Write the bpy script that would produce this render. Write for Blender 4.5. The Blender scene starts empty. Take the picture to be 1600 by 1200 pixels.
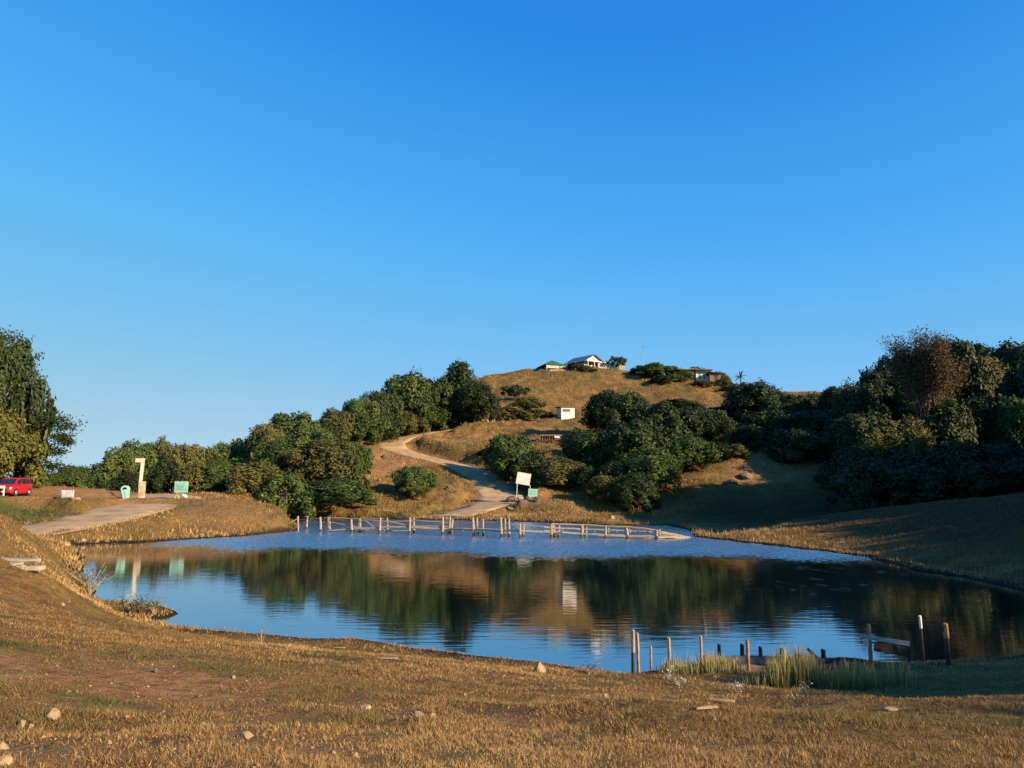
import bpy, bmesh, math, random
import numpy as np
from mathutils import Vector, Matrix
R = math.radians
random.seed(7)
rng = np.random.default_rng(11)
SC = bpy.context.scene
COL = SC.collection

# ------------------------------------------------------------------ camera
F = 1150.0                      # focal length in pixels of a 1600 px wide frame
PITCH = math.atan(155 / F)
CAMZ = 4.0
cam_d = bpy.data.cameras.new('camera')
cam = bpy.data.objects.new('camera', cam_d)
COL.objects.link(cam)
cam.location = (0, 0, CAMZ)
cam.rotation_euler = (R(90) + PITCH, 0, 0)
cam_d.sensor_width = 36
cam_d.lens = 36 * F / 1600
cam_d.clip_start = 0.1
cam_d.clip_end = 30000
SC.camera = cam

# ------------------------------------------------------------------ sky and sun
SUN_EL, SUN_AZ = R(22), R(122)          # azimuth clockwise from +Y (straight ahead)
w = bpy.data.worlds.new('World')
SC.world = w
w.use_nodes = True
nt = w.node_tree
nt.nodes.clear()
wo = nt.nodes.new('ShaderNodeOutputWorld')
bg = nt.nodes.new('ShaderNodeBackground')
sky = nt.nodes.new('ShaderNodeTexSky')
sky.sky_type = 'NISHITA'
sky.sun_disc = False
sky.sun_elevation = SUN_EL
sky.sun_rotation = SUN_AZ
sky.altitude = 1800
sky.air_density = 1.0
sky.dust_density = 0.5
sky.ozone_density = 2.5
hs = nt.nodes.new('ShaderNodeHueSaturation')
hs.inputs['Saturation'].default_value = 1.22
hs.inputs['Value'].default_value = 1.0
bg.inputs['Strength'].default_value = 0.14
nt.links.new(sky.outputs[0], hs.inputs['Color'])
sep = nt.nodes.new('ShaderNodeSeparateColor'); cmb = nt.nodes.new('ShaderNodeCombineColor')
nt.links.new(hs.outputs[0], sep.inputs[0])
for i, pts in enumerate((((0, 0), (.076, .024), (.13, .07), (.27, .155), (.7, .30), (2, .46)),
                         ((0, 0), (.254, .245), (.39, .37), (.68, .49), (1.2, .56), (2, .63)),
                         ((0, 0), (.3, .42), (.62, .76), (.9, .87), (1.3, .89), (2, .84)))):
    m1 = nt.nodes.new('ShaderNodeMath'); m1.operation = 'MULTIPLY'; m1.inputs[1].default_value = .14
    cv = nt.nodes.new('ShaderNodeFloatCurve'); c = cv.mapping.curves[0]
    while len(c.points) < len(pts): c.points.new(.5, .5)
    for p, q in zip(c.points, pts): p.location = (q[0] / 2, q[1] / 2)
    cv.mapping.update()
    m2 = nt.nodes.new('ShaderNodeMath'); m2.operation = 'MULTIPLY'; m2.inputs[1].default_value = 2 * 3.57
    nt.links.new(sep.outputs[i], m1.inputs[0]); nt.links.new(m1.outputs[0], cv.inputs['Value']); nt.links.new(cv.outputs[0], m2.inputs[0]); nt.links.new(m2.outputs[0], cmb.inputs[i])
nt.links.new(cmb.outputs[0], bg.inputs['Color'])
nt.links.new(bg.outputs[0], wo.inputs[0])

sun_d = bpy.data.lights.new('sun', 'SUN')
sun = bpy.data.objects.new('sun', sun_d)
COL.objects.link(sun)
sun_d.energy = 5.0
sun_d.angle = R(0.5)
sun_d.color = (1.0, 0.77, 0.50)
SUNV = Vector((math.sin(SUN_AZ) * math.cos(SUN_EL), math.cos(SUN_AZ) * math.cos(SUN_EL), math.sin(SUN_EL)))
sun.rotation_euler = SUNV.to_track_quat('Z', 'Y').to_euler()
SC.view_settings.view_transform = 'Standard'
SC.view_settings.look = 'None'
SC.view_settings.exposure = 1.0
SC.view_settings.gamma = 1.0
SC.view_settings.use_curve_mapping = False
SC.cycles.max_bounces = 6
SC.cycles.diffuse_bounces = 1
SC.cycles.glossy_bounces = 3
SC.cycles.transparent_max_bounces = 6

# ------------------------------------------------------------------ small helpers
cp_, sp_ = math.cos(PITCH), math.sin(PITCH)
def W(px, py, D):
    """point on the sight line of photo pixel (px,py) at forward distance D"""
    u = (px - 800) / F; v = (600 - py) / F
    t = D / (cp_ - v * sp_)
    return (u * t, D, CAMZ + t * (sp_ + v * cp_))
def WZ(px, py, z):
    """point where that sight line meets height z"""
    u = (px - 800) / F; v = (600 - py) / F
    t = (z - CAMZ) / (sp_ + v * cp_)
    return (u * t, t * (cp_ - v * sp_), z)

def _hash(ix, iy, s):
    h = (ix.astype(np.int64) * 374761393 + iy.astype(np.int64) * 668265263 + s * 1442695041) & 0xffffffff
    h = ((h ^ (h >> 13)) * 1274126177) & 0xffffffff
    return ((h ^ (h >> 16)) & 0xffff) / 65535.0
def vnoise(x, y, s=0):
    x = np.asarray(x, float); y = np.asarray(y, float)
    ix = np.floor(x); iy = np.floor(y); fx = x - ix; fy = y - iy
    fx = fx * fx * (3 - 2 * fx); fy = fy * fy * (3 - 2 * fy)
    a = _hash(ix, iy, s); b = _hash(ix + 1, iy, s); c = _hash(ix, iy + 1, s); d = _hash(ix + 1, iy + 1, s)
    return (a * (1 - fx) + b * fx) * (1 - fy) + (c * (1 - fx) + d * fx) * fy
def fbm(x, y, s=0, o=4):
    r = 0; a = 1; t = 0
    for i in range(o):
        r = r + a * vnoise(np.asarray(x) * 2 ** i, np.asarray(y) * 2 ** i, s + i * 17); t += a; a *= .5
    return r / t
def sstep(a, b, x):
    t = np.clip((x - a) / (b - a), 0, 1); return t * t * (3 - 2 * t)

def seg_dist(X, Y, pts, closed=False):
    """distance to a polyline, with the parameter (index + fraction) of the nearest spot"""
    best = np.full(X.shape, 1e9); par = np.zeros(X.shape)
    n = len(pts)
    for i in range(n if closed else n - 1):
        ax, ay = pts[i][:2]; bx, by = pts[(i + 1) % n][:2]
        dx, dy = bx - ax, by - ay
        t = np.clip(((X - ax) * dx + (Y - ay) * dy) / (dx * dx + dy * dy + 1e-9), 0, 1)
        d = np.hypot(X - ax - t * dx, Y - ay - t * dy)
        m = d < best
        best = np.where(m, d, best); par = np.where(m, i + t, par)
    return best, par
def inside(X, Y, pts):
    r = np.zeros(X.shape, bool); n = len(pts)
    for i in range(n):
        ax, ay = pts[i][:2]; bx, by = pts[(i + 1) % n][:2]
        if ay == by: continue
        c = ((ay > Y) != (by > Y)) & (X < (bx - ax) * (Y - ay) / (by - ay) + ax)
        r ^= c
    return r
def smooth_line(pts, n=8):
    """Catmull-Rom through the points"""
    P = [np.array(p, float) for p in pts]; P = [2 * P[0] - P[1]] + P + [2 * P[-1] - P[-2]]
    out = []
    for i in range(1, len(P) - 2):
        for k in range(n):
            t = k / n
            out.append(.5 * ((2 * P[i]) + (-P[i - 1] + P[i + 1]) * t + (2 * P[i - 1] - 5 * P[i] + 4 * P[i + 1] - P[i + 2]) * t * t
                             + (-P[i - 1] + 3 * P[i] - 3 * P[i + 1] + P[i + 2]) * t ** 3))
    out.append(P[-2]); return out

# ------------------------------------------------------------------ terrain heights
ctrl = []   # (x, y, z)
def cpx(px, py, D): ctrl.append(W(px, py, D))
def cw(*p): ctrl.append(p)
# foreground bank the photographer stands on
for x in (-12, -5, 0, 5, 12): cw(x, -6, 2.6); cw(x, -20, 3.2)
for px, py, D in [(0,1200,4.1),(400,1200,4.2),(800,1200,4.2),(1200,1200,4.2),(1600,1200,4.4),
    (0,1080,6.2),(0,1010,8.5),(0,960,11),(0,915,15.5),(100,915,17),(100,1000,10),(250,1080,7),(500,1120,6),(500,1060,9),(500,1020,13),
    (250,1000,14),(400,1008,15.5),(700,1036,14.2),(850,1052,13.4),(980,1066,13),(900,1120,6.4),(1200,1115,7.5),(1100,1100,10.2),
    (1250,1100,10.8),(1450,1105,9.5),(1600,1105,9.0),(1450,1060,13.5),(1600,1045,15),(1250,1060,13.5),(1600,1150,6),
    # left bank and its slope to the water
    (0,868,18),(0,818,22),(30,826,24),(60,858,23),(70,848,27),(105,876,27),(120,905,24),(85,925,19),(150,937,23.5),(135,915,26.5),(175,955,20.5),(280,992,18),(225,982,19),(350,1001,17.2),(130,960,17),(190,975,17),(100,868,31),(85,846,40)]: cpx(px, py, D)
cw(-30, 20, 4.0); cw(-30, 5, 3.6); cw(-45, 30, 4.2)
# left road, slope under the stone wall, car park plateau
for px, py, D in [(50,832,51),(140,813,56),(200,799,61),(250,785,66),(60,812,55.5),(0,806,57),(0,822,51),(120,803,59),(-60,838,50),(60,801,58.5),(160,796,61),
    (300,808,60),(300,825,57),(350,786,65),(300,779,68),(350,800,62),(420,800,66),(450,812,64),(260,776,68),(200,782,60)]: cpx(px, py, D)
for px, py, D in [(20,771,62),(100,773,62.5),(180,775,65),(20,765,74),(150,766,76),(250,768,78),(-150,766,66),(-60,770,58)]: cpx(px, py, D)
cw(-80, 60, 4.5); cw(-110, 90, 3)
# ground falling away behind the plateau
for p in [(-50,100,1),(-80,105,-4),(-60,125,-4),(-40,120,0),(-110,150,-22),(-60,170,-24),(-30,170,-6),(-40,220,-22)]: cw(*p)
# wood edge behind the left shore
for px, D, z in [(200,84,2.6),(300,84,2.4),(400,86,2.2),(480,88,1.8),(560,89,1.2),(300,100,1.5),(400,105,3.2),(480,108,5.5),(520,118,8.5)]:
    cw((px-800)/F*D, D, z)
# dam strip at the far shore
for px, py, D in [(430,795,85),(560,797,86),(680,800,86),(790,802,84),(890,808,80),(960,812,76),(600,790,92),(690,792,92)]: cpx(px, py, D)
# hill
for px, py, D in [(725,800,89),(785,774,101),(760,747,110),(700,722,116),(640,709,121),(612,698,126),(622,688,131),(665,678,138),
    (580,745,104),(645,770,98),(645,740,108),(600,720,115),(560,690,121),(700,760,103),(700,690,128),(760,720,118),(760,690,130),
    (760,662,146),(720,664,143),(830,660,146),(870,652,150),(920,650,152),(830,690,128),(880,690,126),(900,720,112),(860,770,98),(830,775,97),(900,790,90),
    (800,620,163),(870,610,170),(950,610,172),(1030,612,170),(1100,622,166),(1140,634,160),
    (750,599,178),(800,589,184),(850,578,190),(905,574,194),(960,577,192),(1010,586,188),(1060,594,182),(1100,600,178),(1150,612,172),
    (960,690,122),(1000,720,112),(1050,740,104),(950,770,97),(1060,690,118),(1060,660,135),(1150,690,116),(1200,720,106),(1180,745,100),
    (1120,745,100),(1250,712,112),(1230,660,132),(1300,650,135),(1300,700,112),(1200,640,150),(1250,630,150)]: cpx(px, py, D)
for x, y, z in [(-10,205,30),(15,212,32.5),(40,205,31),(70,200,24),(-30,200,20),(0,260,18),(40,260,18),(90,240,16),(-20,150,14.5),(-32,150,12),(-42,140,7)]: cw(x, y, z)
# valley and right hand hill
for px, py, D in [(1000,815,84),(1080,812,84),(1200,800,86),(1300,790,88),(1100,785,90),(1200,770,94),(1300,760,95),(1400,770,86),(1500,770,84),(1600,770,84),
    (1400,730,98),(1500,720,100),(1600,715,100),(1450,670,112),(1550,650,118),(1400,650,122),(1600,620,130),(1500,610,135),
    # right bank mound
    (1150,830,62),(1250,812,60),(1350,803,56),(1450,795,52),(1600,784,48),(1180,842,52),(1300,838,50),(1420,850,43),(1500,862,38),(1600,846,36),(1600,880,32),(1480,885,36),(1600,800,44)]: cpx(px, py, D)
for p in [(60,60,5),(60,40,4.5),(45,25,3),(35,10,3),(30,-10,3.6),(60,10,5),(80,60,8),(90,90,14),(110,60,12),(110,120,24),(120,160,28),(70,-20,6),(34,35,2.2),(160,100,26),(160,20,16)]: cw(*p)
ctrl = np.array(ctrl)
def _tpsk(r2): return np.where(r2 > 1e-9, r2 * np.log(r2 + 1e-12), 0)
SCL = 50.0
_cx, _cy = ctrl[:, 0] / SCL, ctrl[:, 1] / SCL
_n = len(ctrl)
K = _tpsk((_cx[:, None] - _cx[None]) ** 2 + (_cy[:, None] - _cy[None]) ** 2) + np.eye(_n) * 2e-4
Pm = np.stack([np.ones(_n), _cx, _cy], 1)
A = np.zeros((_n + 3, _n + 3)); A[:_n, :_n] = K; A[:_n, _n:] = Pm; A[_n:, :_n] = Pm.T
sol = np.linalg.solve(A, np.concatenate([ctrl[:, 2], np.zeros(3)]))
def tps(X, Y):
    sh = X.shape; x = X.ravel() / SCL; y = Y.ravel() / SCL; out = np.empty(x.size)
    for i in range(0, x.size, 20000):
        a, b = x[i:i + 20000], y[i:i + 20000]
        out[i:i + 20000] = _tpsk((a[:, None] - _cx) ** 2 + (b[:, None] - _cy) ** 2) @ sol[:_n] + sol[_n] + sol[_n + 1] * a + sol[_n + 2] * b
    return out.reshape(sh)

# ------------------------------------------------------------------ pond outline (water edge, world x,y)
_pp = [(112,851),(240,846),(380,838),(462,829.5),(470,827),(458,822),(440,815),(425,809),(500,809.5),(620,812),(720,813),(800,815),(880,818),(950,821),(985,822),
       (1040,821),(1075,828),(1087,839),(1200,852),(1330,867),(1392,880),(1420,890),(1500,901),(1600,924)]
pond = [WZ(a, b, 0)[:2] for a, b in _pp]
pond += [(25, 24), (26, 20), (21, 17.6)]
pond += [WZ(a, b, 0)[:2] for a, b in [(1600,1022),(1500,1036),(1400,1040),(1330,1032),(1120,1030),(1060,1046),(980,1056),(850,1036),(740,1026),(640,1012),(560,1001),
        (420,996),(330,990),(290,985),(262,978),(232,971),(250,966.5),(270,963.5),(281,958.5),(268,951),(235,945.5),(190,943),(155,942),(147,930),(138,910),(130,888),(120,868)]]
_sp = []
for i, p in enumerate(pond):        # subdivide and roughen the outline
    q = pond[(i + 1) % len(pond)]
    L = math.hypot(q[0] - p[0], q[1] - p[1]); n = max(1, int(L / 1.2))
    for k in range(n):
        x = p[0] + (q[0] - p[0]) * k / n; y = p[1] + (q[1] - p[1]) * k / n
        a = (.06 + .004 * y) if k else 0
        _sp.append((x + (float(vnoise(x * 1.1, y * 1.1, 5)) - .5) * 4 * a, y + (float(vnoise(x * .9, y * .9, 9)) - .5) * 4 * a))
POND = _sp

# low stone wall that holds up the car park
WALL = smooth_line([W(24, 776, 60)[:2], W(70, 777, 59.5)[:2], W(112, 780, 59.0)[:2], W(150, 780, 61)[:2], W(186, 778, 64)[:2]], 8)
WTOP = np.interp(np.linspace(0, 1, len(WALL)), [0, .3, .55, .8, 1], [W(0, 775.5, 60)[2], W(0, 777, 59.5)[2], W(0, 781, 59)[2], W(0, 780, 61)[2], W(0, 779, 64)[2]])
# roads (photo spots on a known height -> world centre lines)
_hr = smooth_line([W(704,808,85.5), W(728,800,90), W(768,788,95), W(783,773,101), W(760,748,109), W(712,727,116), W(660,714,121),
                 W(624,704,125), W(611,697,128), W(618,689,132), W(645,681,137), W(690,673,143), W(740,665,149), W(800,660,153)], 8)
_lr = smooth_line([W(-120,843,47), W(-40,838,49), W(40,830,51.5), W(105,821,53.5), W(165,807,57), W(222,790,63.5), W(256,779,70.5), W(248,773,78)], 8)
def road_z(line, s):
    z = np.array([p[2] for p in line])
    for _ in range(s): z[1:-1] = (z[:-2] + z[1:-1] * 2 + z[2:]) / 4
    return z
hill_road = [p[:2] for p in _hr]; left_road = [p[:2] for p in _lr]
HRZ, LRZ = road_z(_hr, 4), road_z(_lr, 4)
HR_W, LR_W = 2.6, 3.0
LR_TILT = .09

HOLLOWS = [(3.1, 10.2, .8, -.55), (1.15, 6.1, .5, .13), (.35, 6.4, .6, -.10), (4.1, 9.6, .6, .12), (-1.6, 6.6, .5, .06), (-3.0, 5.4, .5, -.07), (2.6, 7.4, .45, -.08), (2.4, 9.2, .5, .10), (1.2, 7.6, .9, .10), (.6, 8.8, .8, -.10), (5.6, 9.0, 1.2, .10), (-3.5, 7.8, 1.6, -.06), (4.4, 10.9, .9, .12)]
def height(X, Y):
    X = np.asarray(X, float); Y = np.asarray(Y, float)
    z = tps(X, Y)
    far = sstep(40, 110, Y)
    z = z + (fbm(X / 3.1, Y / 3.1, 3, 4) - .5) * (.22 + .9 * far) + (fbm(X / .7, Y / .7, 8, 3) - .5) * (.07 + .12 * far)
    z = z + (fbm(X / 14, Y / 14, 13, 3) - .5) * 1.6 * far
    z = z + (np.abs(fbm(X / 5, Y / 5, 19, 4) - .5) * -1.1 + .1) * far + (fbm(X / 1.3, Y / 1.3, 23, 3) - .5) * .10 * (1 - far)
    for line, rz, hw in ((hill_road, HRZ, HR_W), (left_road, LRZ, LR_W)):
        m = (X > min(p[0] for p in line) - 8) & (X < max(p[0] for p in line) + 8) & (Y > min(p[1] for p in line) - 8) & (Y < max(p[1] for p in line) + 8)
        if m.any():
            xs, ys = X[m], Y[m]
            d, par = seg_dist(xs, ys, line)
            rzz = np.interp(par, np.arange(len(rz)), rz)
            if rz is LRZ:
                yc = np.interp(par, np.arange(len(rz)), [p[1] for p in line]); rzz = rzz + LR_TILT * np.clip(ys - yc, -4, 4) * np.clip(1 - par / len(rz), 0, 1) * 1.3
            if rz is not LRZ:     # eroded ditch and cut bank along the track
                z = z.copy(); z[m] = z[m] + (-.75 * np.exp(-((d - hw - 1.5) / .55) ** 2) + .35 * np.exp(-((d - hw - 3.0) / .8) ** 2)) * sstep(.38, .62, fbm(xs / 3.5, ys / 3.5, 91, 3)) * 1.2
            wgt = 1 - sstep(hw + .7, hw + (2.0 if rz is LRZ else 2.2), d)
            z = z.copy(); z[m] = z[m] * (1 - wgt) + rzz * wgt
    m = (X > WALL[0][0] - 9) & (X < WALL[-1][0] + 9) & (Y > 48) & (Y < 76)
    if m.any():      # level car park behind the stone wall, a step down in front of it
        xs, ys = X[m], Y[m]; d, par = seg_dist(xs, ys, WALL)
        tp = np.interp(par, np.arange(len(WTOP)), WTOP)
        yw = np.interp(xs, [p[0] for p in WALL], [p[1] for p in WALL]); south = ys < yw + .6
        zz = np.where(south, tp - 1.0, z[m])
        wS = 1 - sstep(.5, 2.6, d); wN = 1 - sstep(4, 9, d); endf = sstep(0, 3, par) * (1 - sstep(len(WALL) - 5, len(WALL) - 1, par))
        z = z.copy(); z[m] = np.where(south, z[m] * (1 - wS * endf) + zz * wS * endf, z[m] * (1 - wN) + (tp - .03) * wN)
    for hx, hy, hr_, hd in HOLLOWS:
        z = z + hd * np.exp(-((X - hx) ** 2 + ((Y - hy) * 1.5) ** 2) / hr_ ** 2)
    d, _ = seg_dist(X, Y, POND, True)
    ins = inside(X, Y, POND)
    bw = np.interp(Y, [0, 15, 19, 24, 27, 40, 100], [1.5, 1.5, 1.6, 2.2, 2.0, 1.3, 2.0])
    lip = .10 + .10 * vnoise(X * .8, Y * .8, 31)
    zo = np.maximum(z, .02) * sstep(0, 1, d / bw) + lip * np.clip(d / .35, 0, 1) * (1 - sstep(0, 1, d / bw))
    near = d < 6
    zo = np.where(near, np.maximum(zo, .05 * np.clip(d / .3, 0, 1) - .05), z)
    return np.where(ins, -np.clip(d * .45, 0, 1.6) - .02, zo)
def hz(x, y): return float(height(np.array([x], float), np.array([y], float))[0])
def G(px, D):
    """ground point seen in photo column px at forward distance D"""
    z = 0.0
    for _ in range(3):
        # solve py for z
        t = (z - CAMZ) / D
        v = (t * cp_ - sp_) / (cp_ + t * sp_)
        x = (px - 800) / F * D / (cp_ - v * sp_)
        z = hz(x, D)
    return Vector((x, D, z))
def PY(z, D):
    t = (z - CAMZ) / D; v = (t * cp_ - sp_) / (cp_ + t * sp_); return 600 - v * F
def ZP(py, D): return W(800, py, D)[2]

# ------------------------------------------------------------------ object helpers
def tag(o, label=None, cat=None, group=None, kind=None):
    if label: o['label'] = label
    if cat: o['category'] = cat
    if group: o['group'] = group
    if kind: o['kind'] = kind
    return o
def link_mesh(name, V, Fc, mat=None, parent=None, smooth=False, colors=None, mats=None, midx=None, cname='tone'):
    me = bpy.data.meshes.new(name)
    V = np.asarray(V, np.float32)
    if isinstance(Fc, np.ndarray):
        n, k = Fc.shape
        me.vertices.add(len(V)); me.vertices.foreach_set('co', V.ravel())
        me.loops.add(n * k); me.loops.foreach_set('vertex_index', Fc.astype(np.int32).ravel())
        me.polygons.add(n); me.polygons.foreach_set('loop_start', np.arange(0, n * k, k, dtype=np.int32))
        me.update(calc_edges=True)
    else:
        me.from_pydata([tuple(map(float, v)) for v in V], [], Fc)
        me.update()
    if colors is not None:
        c = np.ones((len(V), 4), np.float32); c[:, :colors.shape[1]] = colors
        at = me.color_attributes.new(cname, 'FLOAT_COLOR', 'POINT'); at.data.foreach_set('color', c.ravel())
    if smooth: me.polygons.foreach_set('use_smooth', np.ones(len(me.polygons), bool))
    for m in (mats or ([mat] if mat else [])): me.materials.append(m)
    if midx is not None: me.polygons.foreach_set('material_index', np.array(midx, np.int32))
    o = bpy.data.objects.new(name, me); COL.objects.link(o)
    if parent: o.parent = parent
    return o
def empty(name, loc, rz=0, label=None, cat=None, group=None):
    o = bpy.data.objects.new(name, None); COL.objects.link(o)
    o.location = loc; o.rotation_euler = (0, 0, rz); o.empty_display_size = .3
    return tag(o, label, cat, group)

class MB:
    """collects shapes for ONE mesh"""
    def __init__(s): s.v = []; s.f = []
    def add(s, v, f):
        n = len(s.v); s.v += [tuple(p) for p in v]; s.f += [tuple(i + n for i in q) for q in f]; return s
    def box(s, c, size, rot=(0, 0, 0), bevel=0.0, jit=0.0):
        x, y, z = [a / 2 for a in size]
        bm = bmesh.new(); bmesh.ops.create_cube(bm, size=1)
        for v in bm.verts: v.co = Vector((v.co.x * 2 * x, v.co.y * 2 * y, v.co.z * 2 * z))
        if bevel: bmesh.ops.bevel(bm, geom=bm.edges[:], offset=bevel, segments=1, affect='EDGES')
        from mathutils import Euler
        M = Euler(rot).to_matrix()
        vs = []
        for v in bm.verts:
            p = M @ v.co + Vector(c)
            if jit: p += Vector((random.uniform(-jit, jit), random.uniform(-jit, jit), random.uniform(-jit, jit)))
            vs.append(p)
        bm.verts.index_update()
        s.add(vs, [[v.index for v in f.verts] for f in bm.faces]); bm.free(); return s
    def tube(s, pts, rad, n=8, cap=True):
        pts = [Vector(p) for p in pts]
        if not hasattr(rad, '__len__'): rad = [rad] * len(pts)
        vs = []; fs = []
        ref = None
        for i, p in enumerate(pts):
            d = (pts[min(i + 1, len(pts) - 1)] - pts[max(i - 1, 0)]).normalized()
            if ref is None: ref = Vector((1, 0, 0)) if abs(d.x) < .8 else Vector((0, 1, 0))
            a = d.cross(ref).normalized(); b = d.cross(a).normalized(); ref = -d.cross(a).cross(d) if False else ref
            for k in range(n):
                an = 2 * math.pi * k / n
                vs.append(p + (a * math.cos(an) + b * math.sin(an)) * rad[i])
        for i in range(len(pts) - 1):
            for k in range(n):
                fs.append((i * n + k, i * n + (k + 1) % n, (i + 1) * n + (k + 1) % n, (i + 1) * n + k))
        if cap:
            fs.append(tuple(range(n - 1, -1, -1))); fs.append(tuple((len(pts) - 1) * n + k for k in range(n)))
        return s.add(vs, fs)
    def prism(s, poly, y0, y1, M=None):
        """polygon in x,z extruded along y"""
        n = len(poly)
        vs = [(a, y0, b) for a, b in poly] + [(a, y1, b) for a, b in poly]
        fs = [tuple(range(n)), tuple(range(2 * n - 1, n - 1, -1))] + [(i, i + n, (i + 1) % n + n, (i + 1) % n) for i in range(n)]
        if M: vs = [M @ Vector(v) for v in vs]
        return s.add(vs, fs)
    def rock(s, c, size, seed=0, sub=2):
        bm = bmesh.new(); bmesh.ops.create_icosphere(bm, subdivisions=sub, radius=1)
        r = random.Random(seed)
        pl = [(Vector((r.uniform(-1, 1), r.uniform(-1, 1), r.uniform(-1, 1))).normalized(), r.uniform(.55, .85)) for _ in range(9)]
        for v in bm.verts:
            p = v.co.copy()
            for nrm, dd in pl:
                e = p.dot(nrm) - dd
                if e > 0: p -= nrm * e
            p *= 1 + r.uniform(-.03, .03)
            v.co = Vector((p.x * size[0], p.y * size[1], p.z * size[2])) + Vector(c)
        bm.verts.index_update()
        s.add([v.co for v in bm.verts], [[v.index for v in f.verts] for f in bm.faces]); bm.free(); return s
    def build(s, name, mat, parent=None, smooth=False):
        o = link_mesh(name, s.v, s.f, mat, parent, smooth)
        bm = bmesh.new(); bm.from_mesh(o.data); bmesh.ops.recalc_face_normals(bm, faces=bm.faces); bm.to_mesh(o.data); bm.free()
        return o

# ------------------------------------------------------------------ materials
def nodes(m):
    m.use_nodes = True; t = m.node_tree; t.nodes.clear()
    o = t.nodes.new('ShaderNodeOutputMaterial'); p = t.nodes.new('ShaderNodeBsdfPrincipled')
    t.links.new(p.outputs[0], o.inputs[0]); return t, p, o
def mat(name, c1, c2=None, scale=3.0, rough=.85, bump=.3, bscale=None, stretch=None, detail=6, spec=.3, metal=0, dist=0.02, obj=True):
    """two tones mixed by noise, with a noise bump"""
    m = bpy.data.materials.new(name); t, p, o = nodes(m)
    c2 = c2 or tuple(a * .6 for a in c1)
    tc = t.nodes.new('ShaderNodeTexCoord'); mp = t.nodes.new('ShaderNodeMapping')
    t.links.new(tc.outputs['Object'], mp.inputs[0])
    if stretch: mp.inputs['Scale'].default_value = stretch
    n = t.nodes.new('ShaderNodeTexNoise'); n.inputs['Scale'].default_value = scale; n.inputs['Detail'].default_value = detail
    t.links.new(mp.outputs[0], n.inputs['Vector'])
    r = t.nodes.new('ShaderNodeValToRGB'); r.color_ramp.elements[0].position = .35; r.color_ramp.elements[1].position = .68
    r.color_ramp.elements[0].color = (*c2, 1); r.color_ramp.elements[1].color = (*c1, 1)
    t.links.new(n.outputs[0], r.inputs[0]); t.links.new(r.outputs[0], p.inputs['Base Color'])
    p.inputs['Roughness'].default_value = rough; p.inputs['Specular IOR Level'].default_value = spec; p.inputs['Metallic'].default_value = metal
    if bump:
        n2 = t.nodes.new('ShaderNodeTexNoise'); n2.inputs['Scale'].default_value = bscale or scale * 4; n2.inputs['Detail'].default_value = 5
        t.links.new(mp.outputs[0], n2.inputs['Vector'])
        b = t.nodes.new('ShaderNodeBump'); b.inputs['Strength'].default_value = bump; b.inputs['Distance'].default_value = dist
        t.links.new(n2.outputs[0], b.inputs['Height']); t.links.new(b.outputs[0], p.inputs['Normal'])
    return m
def tone_mat(name, ramp, rough=.8, transl=.0, attr='tone', rnd=0.0, tcol=None):
    """colour picked by the red channel of the 'tone' attribute (per leaf / per blade)"""
    m = bpy.data.materials.new(name); t, p, o = nodes(m)
    a = t.nodes.new('ShaderNodeAttribute'); a.attribute_name = attr
    s = t.nodes.new('ShaderNodeSeparateColor'); t.links.new(a.outputs['Color'], s.inputs[0])
    fac = s.outputs[0]
    if rnd:
        oi = t.nodes.new('ShaderNodeObjectInfo')
        mm = t.nodes.new('ShaderNodeMath'); mm.operation = 'MULTIPLY_ADD'; mm.inputs[1].default_value = rnd
        t.links.new(oi.outputs['Random'], mm.inputs[0]); mm.inputs[2].default_value = -rnd / 2
        ad = t.nodes.new('ShaderNodeMath'); ad.operation = 'ADD'; ad.use_clamp = True
        t.links.new(mm.outputs[0], ad.inputs[0]); t.links.new(fac, ad.inputs[1]); fac = ad.outputs[0]
    r = t.nodes.new('ShaderNodeValToRGB')
    el = r.color_ramp.elements
    while len(el) < len(ramp): el.new(.5)
    for e, (pos, c) in zip(el, ramp): e.position = pos; e.color = (*c, 1)
    t.links.new(fac, r.inputs[0]); t.links.new(r.outputs[0], p.inputs['Base Color'])
    p.inputs['Roughness'].default_value = rough; p.inputs['Specular IOR Level'].default_value = .25
    if transl:
        tr = t.nodes.new('ShaderNodeBsdfTranslucent'); mx = t.nodes.new('ShaderNodeMixShader'); mx.inputs[0].default_value = transl
        t.links.new(r.outputs[0], tr.inputs[0]); t.links.new(p.outputs[0], mx.inputs[1]); t.links.new(tr.outputs[0], mx.inputs[2])
        t.links.new(mx.outputs[0], o.inputs[0])
    return m
_Ds = np.concatenate([np.arange(3, 30, .1), np.arange(30, 230, .5)])
def PG(px, py):
    """where the sight line of photo pixel (px,py) first meets the ground"""
    p = np.array([W(px, py, D) for D in _Ds])
    h = height(p[:, 0], p[:, 1]); h = np.maximum(h, 0)
    k = np.nonzero(p[:, 2] <= h)[0]
    i = k[0] if len(k) else len(_Ds) - 1
    return Vector((p[i, 0], p[i, 1], h[i]))

# ------------------------------------------------------------------ terrain sheet
def axis(parts):
    out = []
    for a, b, s in parts: out += list(np.arange(a, b, s))
    return np.array(out + [parts[-1][1]])
ys = axis([(-60, -8, 4), (-8, 3, .8), (3, 24, .16), (24, 60, .4), (60, 80, .6), (80, 156, .55), (156, 230, 1.0), (230, 400, 10)])
xs = axis([(-300, -100, 12), (-100, -50, 2), (-50, -22, .7), (-22, 26, .3), (26, 60, .8), (60, 130, 1.6), (130, 330, 12)])
XX, YY = np.meshgrid(xs, ys)
ZZ = height(XX, YY)
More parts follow.
